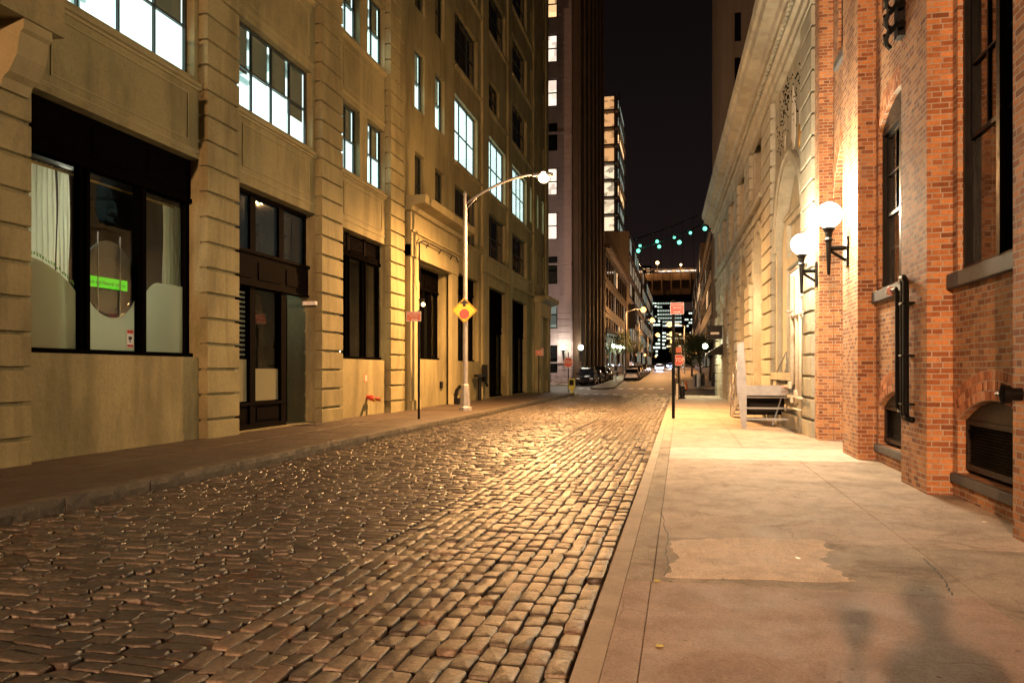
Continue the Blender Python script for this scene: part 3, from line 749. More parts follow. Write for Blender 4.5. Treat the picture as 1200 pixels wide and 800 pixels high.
# ================================================================== LEFT: RUSTICATED LOFT BUILDING
FL = Fr((-10.35, 0, 0), (0, 1, 0), (1, 0, 0))
B1 = thing('loft_building', (-10.35, 16, 0), 'cream stone loft building with grooved pilasters and large shop windows, nearest on the left', 'building')
bays = [(5.0, 9.55), (11.03, 15.76), (17.02, 21.45), (22.95, 27.1)]
pil = [(3.6, 5.0), (9.55, 10.85), (15.70, 16.98), (21.40, 22.86), (27.0, 28.45)]
S0 = KL
holes = []
Fsh = [(2.02, 6.33), (1.96, 6.30), (S0 + 0.02, 6.20), (2.05, 6.18)]
for (a, b), (v0, v1) in zip(bays, Fsh): holes.append(rect(a, b, v0, v1))
up = []
STO = [(8.05, 10.22), (12.42, 14.6), (16.75, 18.95), (21.0, 23.2)]
for si, (v0, v1) in enumerate(STO):
    for bi, (a, b) in enumerate(bays):
        if bi == 3:
            m = (a + b) / 2
            up += [(a + 0.25, m - 0.32, v0, v1, si, bi), (m + 0.32, b - 0.12, v0, v1, si, bi)]
        else: up.append((a + 0.22, b - 0.22, v0, v1, si, bi))
holes += [rect(*q[:4]) for q in up]
mb = MB(FL); mb.facade(3.6, 28.45, 0, 24.6, holes, [0.45, 0.45, 0.9, 0.45] + [0.26] * len(up))
mb.box(3.6, 28.45, 24.6, 25.2, -12, 0.35); mb.quad((3.6, 0, 0), (3.6, 24.6, 0), (3.6, 24.6, -12), (3.6, 0, -12)); mb.quad((28.45, 0, 0), (28.45, 24.6, 0), (28.45, 24.6, -12), (28.45, 0, -12))
mb.quad((3.6, 0, -12), (28.45, 0, -12), (28.45, 24.6, -12), (3.6, 24.6, -12))
mb.build('wall', M['stone'], B1)
for a, b in pil:
    mb = MB(FL); rusticated(mb, a, b, S0 - 0.15, 24.5, 0.001, 0.22); mb.build('pilaster', M['stone'], B1)
# string courses, panels and sills between storeys
for (a, b) in bays:
    for v in (7.92, 12.28, 16.6):
        mb = MB(FL); moulding(mb, a, b, v - 0.13, 0.13, 0.10, 0.001); mb.build('sill_course', M['stone_trim'], B1)
    mb = MB(FL)
    for v in (6.62, 10.62, 14.98):
        h = 1.0 if v < 7 else 1.25
        for (p, q, r_, s_) in ((a + .45, b - .45, v, v + .035), (a + .45, b - .45, v + h, v + h + .035), (a + .45, a + .485, v + .035, v + h), (b - .485, b - .45, v + .035, v + h)):
            mb.box(p, q, r_, s_, 0.001, 0.022)
        moulding(mb, a, b, v - 0.22, 0.07, 0.035, 0.001)
        mb.build('panel_moulding', M['stone_trim'], B1); mb = MB(FL)
k = 0
for (a, b, v0, v1, si, bi) in up:
    if si <= 1:
        if bi == 3: add_window(B1, FL, a, b, v0, v1, cols=2, rows=2, lit='room_cool', shade=0.5, ducts=1, shades=[0.52, 0.50])
        elif bi == 2: add_window(B1, FL, a, b, v0, v1, cols=4, rows=2, lit='room_cool', shade=0.5, ducts=3, shades=[0.53, 0.5, 0.5, 0.66], depth=3.4)
        else: add_window(B1, FL, a, b, v0, v1, cols=4, rows=2, lit='room_cool', shade=0.5, ducts=3, shades=[0, 0, 0.06, 0.45] if bi == 1 else [0.5, 0.5, 0, 0], depth=3.4)
    else: add_window(B1, FL, a, b, v0, v1, cols=2 if bi == 3 else 4, rows=2)

def shopfront(par, fr, u0, u1, v0, v1, vt, n, wq=-0.30, mull=0.26, mat='black_wood', fas='black_wood'):
    """dark timber shopfront: fascia above vt, n panes below"""
    mb = MB(fr)
    mb.box(u0 + .004, u1 - .004, vt, v1 - .004, wq - 0.12, wq + 0.06)
    pw = (u1 - u0) / n
    for i in range(n):     # sunk fascia panels
        mb.box(u0 + pw * i + .12, u0 + pw * (i + 1) - .12, vt + .12, v1 - .14, wq + 0.06, wq + 0.085)
    mb.box(u0 + .004, u1 - .004, vt - 0.10, vt - 0.002, wq - 0.1, wq + 0.1)
    mb.box(u0 + .004, u1 - .004, v0 + .004, v0 + 0.09, wq - 0.1, wq + 0.12)
    for i in range(n + 1):
        c = u0 + pw * i; a, b = max(u0 + .004, c - mull / 2), min(u1 - .004, c + mull / 2)
        mb.box(a, b, v0 + 0.09, vt - 0.10, wq - 0.1, wq + 0.03)
        if 0 < i < n: mb.box(c - .035, c + .035, v0 + 0.09, vt - 0.10, wq + 0.03, wq + 0.09)
    return mb.build('shopfront_frame', M[mat], par)

def dark_room(par, fr, u0, u1, v0, v1, w0, depth, mat='dark_int', name='interior'):
    mb = MB(fr)
    mb.add([fr(u, v, ww) for ww in (w0, w0 - depth) for v in (v0, v1) for u in (u0, u1)], [(4, 6, 7, 5), (0, 4, 5, 1), (2, 3, 7, 6), (0, 2, 6, 4), (1, 5, 7, 3)])
    return mb.build(name, M[mat], par)

# --- bay 0 (just outside the picture) and bay 1: curtained shop window
def pleats(fr, ua, ub, v0, v1, w, amp, n, gather=0.0):
    mb = MB(fr); N_ = n * 8; rows = 10
    pts = []
    for j in range(rows + 1):
        v = v1 + (v0 - v1) * j / rows; sh = 1 + gather * math.sin(math.pi * min(1, j / rows)) 
        for i in range(N_ + 1):
            t = i / N_; u = ua + (ub - ua) * (0.5 + (t - 0.5) * sh)
            pts.append(fr(u + 0.012 * math.sin(j * 0.9 + i), v, w + amp * math.sin(t * n * 2 * math.pi + 0.25 * math.sin(j * 0.8)) * (0.6 + 0.4 * j / rows)))
    f = [(j * (N_ + 1) + i, j * (N_ + 1) + i + 1, (j + 1) * (N_ + 1) + i + 1, (j + 1) * (N_ + 1) + i) for j in range(rows) for i in range(N_)]
    mb.add(pts, f); return mb
for (u0, u1), (v0, v1) in ((bays[0], Fsh[0]), (bays[1], Fsh[1])):
    fr_ = shopfront(B1, FL, u0, u1, v0, v1, 5.45, 3)
    MB(FL).box(u0 + .02, u1 - .02, v0 + .05, 5.40, -0.36, -0.352).build('shop_glass', M['cglass'], B1)
    dark_room(B1, FL, u0 - .3, u1 + .3, v0 - .6, 5.6, -0.45, 3.5)
u0, u1 = bays[1]; pw = (u1 - u0) / 3
for a, b, g_ in ((11.45, 12.28, .05), (12.34, 12.62, .03), (15.32, 16.10, .0)):
    mb = pleats(FL, a, b, 2.1, 5.30, -0.62, 0.045, max(3, int((b - a) / .115)), g_)
    o = mb.build('curtain', M['curtain'], None, smooth=True)
    tag(o, {0: 'widest cream pleated curtain at the left end of the curtained shop window', 1: 'narrow cream curtain beside the widest one in the shop window', 2: 'cream pleated curtain behind the right pane of the shop window'}[0 if a < 12 else (1 if a < 13 else 2)], 'curtain', 'curtains in the shop window')
# unseen strip light added inside the shop to brighten the curtains
ld = bpy.data.lights.new('added_curtain_light', 'AREA'); ld.shape = 'RECTANGLE'; ld.size = 4.2; ld.size_y = .25; ld.energy = 60; ld.color = (1, .93, .72)
o = bpy.data.objects.new('added_curtain_light', ld); COL.objects.link(o); o.location = FL((u0 + u1) / 2, 4.9, -2.0); o.rotation_euler = (Vector((1, 0, -.9))).to_track_quat('-Z', 'X').to_euler()
# dark curtain rail
mb = MB(FL); mb.tube([(u0 + .1, 5.27, -0.6), (u1 - .1, 5.27, -0.6)], 0.025, 8); mb.build('curtain_rail', M['gold'], B1)
# frosted film on the glass with a big round cut-out, centre of the middle pane
def film(a, b, f_top):
    mb = MB(FL); n = 28
    top = [(a + (b - a) * i / n, f_top(a + (b - a) * i / n)) for i in range(n + 1)]
    mb.add([FL(u, v0_ := v, -0.3495) for u, v in top] + [FL(u, 2.05, -0.3495) for u, v in top], [(i, i + 1, n + 2 + i, n + 1 + i) for i in range(n)])
    return mb
cx = (u0 + u1) / 2
P1 = film(u0 + .14, u0 + pw - .14, lambda u: 2.05 + 1.55 * math.sqrt(max(0.02, 1 - ((u - u0 - .14) / 1.75) ** 2)) - 0.0)
P1.build('frosted_film', M['frosted'], B1)
P2 = film(u0 + pw + .14, u1 - pw - .14, lambda u: 3.42 - math.sqrt(max(0, 0.74 ** 2 - (u - cx) ** 2)) if abs(u - cx) < 0.73 else 3.3)
P2.build('frosted_film', M['frosted'], B1)
P3 = film(u1 - pw + .14, u1 - .14, lambda u: 2.05 + 1.45 * (1 - max(0, (u1 - pw + 0.62 - u) / 0.62) ** 2 * 0.38))
P3.build('frosted_film', M['frosted'], B1)
# green vinyl lettering band following the curve of the film
mb = MB(FL)
for i in range(60):
    u = u0 + .16 + i * 0.021; 
    if u > u0 + pw - .16: break
    v = 2.05 + 1.55 * math.sqrt(max(0.02, 1 - ((u - u0 - .14) / 1.75) ** 2)) + 0.03 + random.uniform(0, .03)
    if i % 3 != 2: mb.box(u, u + 0.016, v, v + random.uniform(.03, .07), -0.3500, -0.3470)
mb.build('vinyl_lettering', M['green_vinyl'], B1)
# black round emblem with a green name strip
sg = thing('shop_emblem', FL(cx + .0, 3.4, -0.42), 'black round emblem with a bright green name strip hanging inside the middle shop pane', 'sign')
mb = MB(FL); c_ = []
for i in range(36): c_.append((cx + .05 + .70 * math.cos(i * math.pi / 18), 3.46 + .70 * math.sin(i * math.pi / 18)))
mb.prism(c_, -0.44, -0.425); mb.build('disc', M['sign_black'], sg)
mb = MB(FL); mb.box(cx - .62, cx + .52, 3.24, 3.44, -0.42, -0.405); st = mb.build('name_strip', M['green_sign'], sg)
lettering('Raw and Natural mfg co.', 0.112, M['sign_black'], sg, FL(cx - .05, 3.335, -0.403), (0, 1, 0), (0, 0, 1), sx=0.93)
mb = MB(FL)
for uu in (cx - .31, cx + .30): mb.tube([(uu, 2.72, -0.415 + .02), (uu, 4.28, -0.415 + .02)], 0.012, 6)
mb.build('hanging_rod', M['galv'], sg)
nt_ = thing('camera_notice', FL(u1 - pw - .42, 2.1, -0.345), 'small red and white camera notice in the bottom corner of the middle shop pane', 'sign')
mb = MB(FL); a = u1 - pw - .36; mb.box(a, a + .2, 2.12, 2.48, -0.3485, -0.3465); mb.build('notice_card', M['sign_white'], nt_)
mb = MB(FL); mb.box(a + .01, a + .19, 2.40, 2.47, -0.3465, -0.3455); mb.box(a + .01, a + .19, 2.13, 2.18, -0.3465, -0.3455); mb.build('red_band', M['sign_red'], nt_)
mb = MB(FL); mb.box(a + .05, a + .15, 2.28, 2.34, -0.3465, -0.3455); mb.box(a + .08, a + .11, 2.22, 2.28, -0.3465, -0.3455); mb.build('camera_symbol', M['sign_black'], nt_)
# dim lamps inside the shop
for i, (uu, vv, ww, s_) in enumerate(((u0 + 1.35, 2.62, -0.8, .05), (u1 - 1.42, 3.05, -0.75, .045), (cx + .42, 3.0, -1.6, .03))):
    o = MB().sphere(FL(uu, vv, ww), s_, 10).build('shop_lamp', M['bulb_warm'])
    tag(o, ('small warm lamp glowing low behind the left shop pane', 'small orange lamp glowing behind the right shop pane', 'tiny warm lamp deep behind the middle shop pane')[i], 'lamp', 'small lamps inside the curtained shop')

# --- bay 2: recessed entrance
u0, u1 = bays[2]
ent = B1
mb = MB(FL); wq = -0.34; ue = 20.15     # glazed part ends at ue, recess beyond
mb.box(u0 + .004, u1 - .004, 3.86, 4.62, wq - .14, wq + .10)
for i in range(3):
    a = u0 + (u1 - u0) * i / 3; mb.box(a + .14, a + (u1 - u0) / 3 - .14, 4.0, 4.44, wq + .10, wq + .125)
mb.box(u0 + .004, u1 - .004, 4.62, 4.70, wq - .14, wq + .16); mb.box(u0 + .004, u1 - .004, 3.80, 3.86, wq - .14, wq + .14)
mb.box(u0 + .004, u1 - .004, 6.10, 6.196, wq - .1, wq + .05)
for c, h in ((u0 + .05, .05), (u0 + (u1 - u0) / 3, .13), (u0 + 2 * (u1 - u0) / 3, .13), (u1 - .05, .046)): mb.box(c - h, c + h, 4.70, 6.10, wq - .1, wq + .04)
for c, h in ((u0 + .05, .05), (18.45, .13), (ue - .08, .14)): mb.box(c - h, c + h, S0 + .02, 3.80, wq - .1, wq + .06)
mb.box(u0 + .1, ue, S0 + .02, S0 + .14, wq - .1, wq + .10); mb.box(u0 + .1, ue, S0 + .14, S0 + .62, wq - .08, wq); mb.box(u0 + .1, ue, S0 + .62, S0 + .70, wq - .1, wq + .08)
for a, b in ((u0 + .22, 18.2), (18.7, ue - .32)): mb.box(a, b, S0 + .22, S0 + .54, wq, wq + .03)
mb.build('entrance_frame', M['brown_wood'], B1)
MB(FL).box(u0 + .06, u1 - .06, 4.71, 6.09, wq - .05, wq - .04).build('transom_glass', M['bglass'], B1)
MB(FL).box(u0 + .06, ue - .1, S0 + .7, 3.79, wq - .05, wq - .04).build('door_glass', M['cglass'], B1)
dark_room(B1, FL, u0 - .1, ue - .02, S0, 3.95, wq - .12, 3.0)
mb = MB(FL); mb.box(u0 + .12, 18.3, S0 + .72, 1.95, wq - .035, wq - .03); mb.box(18.6, ue - .24, S0 + .72, 1.72, wq - .035, wq - .03); mb.build('frosted_film', M['frosted'], B1)
mb = MB(FL)
for i in range(14): mb.box(u0 + .12, 18.3, 2.05 + i * .12, 2.10 + i * .12, wq - .10, wq - .07)
mb.build('blind', M['blind'], B1)
# recess with the actual door
mb = MB(FL); mb.box(ue, ue + .12, S0 + .01, 3.79, wq - 1.2, wq - .02); mb.box(u1 - .02, u1 + .0, S0 + .01, 3.79, wq - 1.2, wq - .57)
mb.build('recess_cheek', M['black_wood'], B1)
mb = MB(FL); mb.box(ue + .12, u1 - .02, S0 + .01, 3.9, wq - 1.3, wq - 1.2); d_ = mb.build('door', M['black_wood'], B1)
mb = MB(FL); mb.box(ue + .24, u1 - .2, 0.9, 2.35, wq - 1.2, wq - 1.19); mb.build('pane', M['dglass'], d_)
mb = MB(FL); mb.tube([(u1 - .26, 1.05, wq - 1.17), (u1 - .26, 1.45, wq - 1.17)], 0.015, 8); mb.build('handle', M['galv'], d_)
o = tag(MB(FL).box(u1 - .28, u1 - .12, 3.55, 3.66, .02 - .30, .22 - .1).build('security_camera', M['sign_white']), 'small white security camera above the recessed entrance', 'camera')
# --- bay 3
u0, u1 = bays[3]
shopfront(B1, FL, u0, u1, 2.05, 5.56, 5.50, 3)
mb = MB(FL)
for i in range(3):
    a = u0 + (u1 - u0) * i / 3; b = a + (u1 - u0) / 3
    mb.box(a + .01, a + .09, 5.6, 6.17, -.4, -.24); mb.box(b - .09, b - .01, 5.6, 6.17, -.4, -.24)
    for k in range(7): mb.box(a + .09, b - .09, 5.62 + k * .08, 5.66 + k * .08, -.36, -.28)
mb.box(u0 + .004, u1 - .004, 5.57, 6.17, -.44, -.40)
mb.build('louvre', M['brown_wood'], B1)
MB(FL).box(u0 + .02, u1 - .02, 2.1, 5.4, -0.36, -0.352).build('shop_glass', M['cglass'], B1)
rm3 = dark_room(B1, FL, u0 - .3, u1 + .3, 1.6, 5.6, -0.45, 3.2, 'shop_int')
mb = MB(FL)
for v in (2.6, 3.1, 3.6): mb.box(u0 + .7, u0 + 2.2, v, v + .04, -1.4, -1.0)
mb.box(u0 + .66, u0 + .70, 1.62, 3.8, -1.4, -1.0); mb.box(u0 + 2.2, u0 + 2.24, 1.62, 3.8, -1.4, -1.0)
sh = tag(mb.build('display_shelf', M['brown_wood']), 'wooden display shelf standing inside the slatted shop window', 'shelf')
for i in range(12):
    uu = u0 + .85 + (i % 4) * .34 ; vv = (2.64, 3.14, 1.66)[i // 4]
    h = random.uniform(.15, .3); o = MB().lathe(FL(uu, vv, -1.2), [(.05, 0), (.06, h * .5), (.03, h * .8), (.03, h)], 10).build('bottle', random.choice([M['curtain'], M['pipe_cream'], M['gold']]))
    tag(o, 'small jar on the shelf inside the slatted shop window', 'jar', 'jars on the shop shelf')
o = MB().sphere(FL(u0 + 2.5, 2.55, -1.0), .075, 12).build('table_lamp', M['bulb_warm']); tag(o, 'round glowing lamp low in the slatted shop window', 'lamp')
point_light('lamp_light', FL(u0 + 2.5, 2.75, -1.0), 45, (1, .66, .34), .07, o)
# red plate and fire department connection
pl = tag(MB(FL).box(25.05, 25.32, 1.30, 1.56, .002, .014).build('wall_plate', M['sign_orange']), 'small faded red plate on the wall above the red hose inlet', 'sign')
for j in range(3): MB(FL).box(25.09, 25.28, 1.35 + j * .065, 1.375 + j * .065, .014, .016).build('printed_line', M['sign_white'], pl)
fc = thing('hose_inlet', FL(25.3, .75, 0), 'red twin fire hose inlet sticking out of the stone wall', 'fire hose inlet')
mb = MB(FL); mb.tube([(25.3, .78, 0), (25.3, .78, .22)], .07, 12); mb.tube([(25.12, .74, .2), (25.48, .74, .2)], .06, 12); mb.tube([(25.14, .74, .2), (25.06, .70, .36)], .065, 12); mb.tube([(25.46, .74, .2), (25.54, .70, .36)], .065, 12)
mb.build('pipe', M['red_paint'], fc)
mb = MB(FL); mb.tube([(25.06, .70, .355), (25.05, .695, .40)], .075, 12); mb.tube([(25.54, .70, .355), (25.55, .695, .40)], .075, 12); mb.build('cap', M['gold'], fc)
MB(FL).lathe((0, 0, 0), [(0.01, 0), (.01, .01)], 3)
# stone balcony on brackets over the first pilaster, with an iron rail
bal = thing('stone_balcony', FL(8.6, 6.6, .3), 'projecting stone balcony on a curved bracket with thin iron rail, top left', 'balcony')
mb = MB(FL); mb.box(6.4, 10.95, 6.95, 7.62, .225, .75); mb.profile([(.225, 7.62), (.80, 7.62), (.80, 7.70), (.225, 7.70)], 6.3, 11.0); mb.build('slab', M['stone'], bal)
for c in (10.45, 6.8):
    mb = MB(FL); mb.profile([(.225, 5.95), (.30, 5.95), (.36, 6.10), (.46, 6.18), (.60, 6.42), (.66, 6.75), (.72, 6.80), (.72, 6.945), (.225, 6.945)], c - .28, c + .28); mb.build('bracket', M['stone_trim'], bal)
mb = MB(FL)
for v in (7.95, 8.35, 8.75): mb.tube([(6.4, v, .72), (10.9, v, .72), (10.9, v, .24)], .014, 6)
for uu in np.arange(6.4, 11.0, .45): mb.tube([(uu, 7.7, .72), (uu, 8.8, .72)], .014, 6)
mb.build('rail', M['black'], bal)

# ================================================================== LEFT: SMOOTH LOFT BUILDING
B2 = thing('loft_building', (-10.35, 44, 0), 'tall smooth cream loft building with rows of lit third storey windows behind the lamp post', 'building')
# columns of windows: (u0, u1, ncols)
colsB = [(30.25, 31.5, 1), (32.95, 34.35, 1), (36.0, 40.3, 3), (42.6, 47.1, 3), (48.7, 53.9, 4), (55.1, 55.75, 1), (57.6, 58.5, 1), (60.0, 60.9, 1)]
rowsB = [(8.08, 10.45), (12.2, 14.65), (16.25, 18.8), (20.5, 23.0), (24.7, 27.2), (28.9, 31.3)]
holes = []; deps = []; wins = []
for ri, (v0, v1) in enumerate(rowsB):
    for ci, (a, b, n) in enumerate(colsB):
        vv0, vv1 = v0, v1
        if ri == 1 and n >= 3: vv0, vv1 = 11.6, 14.7
        if ri == 2 and ci == 3: a, b, vv0, vv1, n = 42.6, 45.4, 16.3, 17.9, 2
        if ri == 0 and n >= 3: vv0, vv1 = 7.98, 10.45
        holes.append(rect(a, b, vv0, vv1)); deps.append(0.28); wins.append((a, b, vv0, vv1, n, ri, ci))
grd = [(30.1, 34.3, 2.15, 6.0), (36.3, 40.5, 2.15, 6.35), (42.9, 47.2, S0 + .02, 6.35), (48.9, 54.0, S0 + .02, 6.25), (57.6, 59.4, S0 + .02, 5.2)]
for g_ in grd: holes.append(rect(*g_)); deps.append(0.5)
mb = MB(FL); mb.facade(28.46, 62.5, 0, 33.0, holes, deps)
mb.box(28.46, 62.5, 33.0, 33.8, -14, .5)
mb.quad((28.46, 0, 0), (28.46, 33, 0), (28.46, 33, -14), (28.46, 0, -14)); mb.quad((62.5, 0, 0), (62.5, 33, 0), (62.5, 33, -14), (62.5, 0, -14)); mb.quad((28.46, 0, -14), (62.5, 0, -14), (62.5, 33, -14), (28.46, 33, -14))
mb.build('wall', M['stone'], B2)
# flat giant pilasters
for a, b in ((34.9, 35.85), (41.0, 42.3), (47.4, 48.5), (56.1, 57.2), (61.4, 62.45)):
    mb = MB(FL); mb.box(a, b, S0 - .1, 7.4 if a < 40 else 32.9, .001, .13); mb.build('pilaster', M['stone'], B2)
for v in (7.78, 11.38, 15.9, 20.2, 24.4):
    for a, b in ((36.0, 41.0), (42.3, 47.4), (48.5, 56.1)):
        mb = MB(FL); moulding(mb, a, b, v, .15, .12, .001); mb.build('sill_course', M['stone_trim'], B2)
mb = MB(FL); moulding(mb, 41.0, 56.1, 6.95, .12, .08, .14); mb.build('string_course', M['stone_trim'], B2)
for (a, b, v0, v1, n, ri, ci) in wins:
    if ri == 1:
        add_window(B2, FL, a, b, v0, v1, cols=n, rows=2, lit='room_cool', ducts=0, depth=1.6, shade=.5 if n == 1 and ci < 2 else 0, shade_mat='shade_pale', shades=[.52])
    else: add_window(B2, FL, a, b, v0, v1, cols=n, rows=2)
# classical surround with cornice over the first shop window of this building
mb = MB(FL)
mb.box(28.9, 29.95, S0 - .1, 6.5, .001, .30); mb.box(34.5, 35.5, S0 - .1, 6.5, .135, .30)
mb.box(28.9, 29.95, S0 - .1, .55, .30, .38); mb.box(34.5, 35.5, S0 - .1, .55, .30, .38)
mb.box(28.9, 35.5, 6.05, 6.9, .003, .34); moulding(mb, 28.8, 35.6, 6.9, .14, .14, .30)
mb.box(28.9, 35.5, 6.9, 7.75, .003, .30)
mb.profile([(.30, 7.75), (.42, 7.78), (.5, 7.92), (.98, 8.0), (1.0, 8.26), (.30, 8.26)], 28.6, 36.0)
mb.box(28.6, 36.0, 8.26, 8.30, .003, 1.02); mb.box(28.6, 36.0, 7.75, 8.26, .003, .30)
mb.build('entablature', M['stone_trim'], B2)
# far entrance portal
mb = MB(FL)
mb.box(56.3, 57.4, S0 - .1, 5.6, .135, .55); mb.box(59.7, 60.8, S0 - .1, 5.6, .003, .55)
mb.box(56.3, 60.8, 5.6, 6.6, .135, .6); mb.profile([(.6, 6.6), (.75, 6.65), (1.15, 6.8), (1.2, 7.05), (.135, 7.05), (.135, 6.6)], 56.0, 61.1)
mb.build('portal', M['stone_trim'], B2)
lettering('ENTRANCE', .36, M['sign_black'], B2, FL(58.55, 5.85, .605), (0, 1, 0), (0, 0, 1)) if False else None
for i, (a, b, v0, v1) in enumerate(grd):
    n = 4 if i == 0 else 3
    vt = v1 - .85 if i == 0 else v1 - .75
    if i < 2:
        shopfront(B2, FL, a, b, v0, v1, vt, n, wq=-.34, mull=.16, mat='black_wood')
    else:
        shopfront(B2, FL, a, b, v0, v1, 4.0 if i < 4 else 3.2, n if i < 4 else 2, wq=-.34, mull=.2, mat='black_wood')
        if i < 4:
            add_window(B2, FL, a + .02, b - .02, 4.25, v1 - .05, w=-.245, cols=n, rows=1, frame='black_wood')
    MB(FL).box(a + .02, b - .02, v0 + .05, min(vt, v1 - .1), -0.42, -0.412).build('shop_glass', M['cglass' if i in (0, 2, 3) else 'dglass'], B2)
    if i in (0, 2, 3):
        dark_room(B2, FL, a - .1, b + .1, v0 - .1, v1, -.5, 3.0)
for i, (uu, hh) in enumerate(((31.9, 2.6), (33.0, 3.0), (33.7, 3.2))):
    mb = MB(FL); mb.box(uu, uu + .22, 2.0, 2.0 + hh, -1.3, -1.1)
    tag(mb.build('stored_panel', M['pipe_cream']), ('shortest pale board standing inside the shop window under the cornice', 'middle pale board standing inside the shop window under the cornice', 'tallest pale board standing inside the shop window under the cornice')[i], 'board', 'boards inside the window')
for i, (uu, vv, c) in enumerate(((44.6, 3.2, 'room_warm'), (51.3, 1.9, 'room_peach'), (52.6, 3.0, 'room_warm'))):
    mb = MB(FL); mb.box(uu, uu + .12, vv - .9, vv + .5, -2.2, -2.1)
    tag(mb.build('tube_light', M[c]), ('dim warm upright light inside the first tall doorway', 'pale upright light inside the second tall doorway', 'warm upright light inside the second tall doorway')[i], 'lamp', 'lights inside the far doorways')
# goose-neck pipe over the shop window and pipe work on the wall
mb = MB(FL); mb.tube([(29.4, 5.9, .48), (29.4, 6.62, .48), (29.9, 6.78, .48), (34.6, 6.78, .48), (34.9, 6.6, .48)], .03, 8); mb.tube([(29.4, 5.9, .48), (29.4, 5.2, .48), (29.62, 4.95, .48)], .03, 8)
for uu in (29.4, 30.6, 32.3, 34.0): mb.tube([(uu, 6.6, .36), (uu, 6.8, .48)], .02, 6)
tag(mb.build('conduit', M['black']), 'thin dark conduit running over the corniced shop window', 'conduit')
o = thing('wall_lantern', FL(30.0, 4.2, .35), 'small orange glowing lantern beside the corniced shop window', 'lamp')
MB(FL).box(29.85, 30.0, 4.42, 4.50, .30, .50).build('bracket', M['black'], o); MB().sphere(FL(29.93, 4.28, .46), .085, 12).build('bulb', M['bulb_warm'], o)
# drain and box by the base
dr = thing('drain_pipe', FL(35.2, .3, .4), 'dark curved drain pipe at the foot of the stone wall', 'pipe')
mb = MB(FL); mb.tube([(34.7, .42, .40), (34.7, .80, .48), (35.0, .95, .52), (35.35, .9, .55)], .085, 12); mb.build('pipe', M['black'], dr); MB(FL).box(34.55, 34.9, S0, .45, .385, .58).build('base', M['black'], dr)
mb = MB(FL); mb.box(38.9, 40.7, 1.35, 1.50, .16, .40); mb.box(40.6, 40.75, 1.1, 2.0, .16, .45); mb.tube([(39.6, 1.35, .3), (39.6, .17, .3)], .09, 10); mb.tube([(40.66, 1.1, .35), (40.4, .9, .5)], .07, 10)
tag(mb.build('wall_equipment', M['black']), 'dark pipe box and shelf fixed on the wall behind the lamp post', 'wall box')
mb = MB(FL); mb.box(33.6, 33.9, .9, 1.2, .002, .08); tag(mb.build('meter_box', M['black']), 'small dark box on the wall low under the corniced shop window', 'box')
sg = thing('wall_sign', FL(56.9, 3.1, .57), 'small orange-red sign on the far portal of the left building', 'sign')
MB(FL).box(56.5, 57.5, 2.75, 3.35, .56, .58).build('panel', M['sign_orange'], sg)
# small lamp glare in an upper window is a reflection of the street lights: nothing to add here

# ================================================================== RIGHT: BRICK BUILDING
XR = 3.35
FRt = Fr((XR, 0, 0), (0, 1, 0), (-1, 0, 0))
BB = thing('brick_building', (XR, 10, 0), 'orange red brick building with projecting piers and basement louvres, nearest on the right', 'building')
bayR = [(0.45, 3.05), (4.35, 7.0), (8.35, 10.85), (12.25, 14.85)]
doorR = (16.35, 18.85)
holes = []; deps = []
for a, b in bayR:
    wa, wb = a + .12, b - .1
    holes.append(arch(wa, wb, .40, 1.05, .28)); deps.append(.32)
    holes.append(rect(wa, wb, 2.86, 6.35) if b < 12 else arch(wa + .0, wb, 3.02, 5.75, .35)); deps.append(.22)
    holes.append(arch(wa, wb, 7.7, 10.6, .3)); deps.append(.22)
holes.append(arch(doorR[0], doorR[1], KR - .05, 5.5, 1.0)); deps.append(.55)
holes.append(rect(17.2, 18.3, 8.35, 11.0)); deps.append(.2)
mb = MB(FRt); mb.facade(-3, 19.45, 0, 13.2, holes, deps)
mb.quad((-3, 0, 0), (-3, 13.2, 0), (-3, 13.2, -10), (-3, 0, -10)); mb.quad((19.45, 0, 0), (19.45, 13.2, 0), (19.45, 13.2, -10), (19.45, 0, -10)); mb.quad((-3, 13.2, .4), (19.45, 13.2, .4), (19.45, 13.2, -10), (-3, 13.2, -10))
mb.quad((-3, 0, -10), (19.45, 0, -10), (19.45, 13.2, -10), (-3, 13.2, -10))
mb.build('wall', M['brick'], BB)
piers = [(-.8, .4), (3.1, 4.3), (7.05, 8.27), (10.93, 12.12), (14.93, 16.25), (18.9, 19.44)]
for a, b in piers:
    mb = MB(FRt); mb.box(a, b, -.05, 12.6, .001, .30); mb.build('pier', M['brick'], BB)
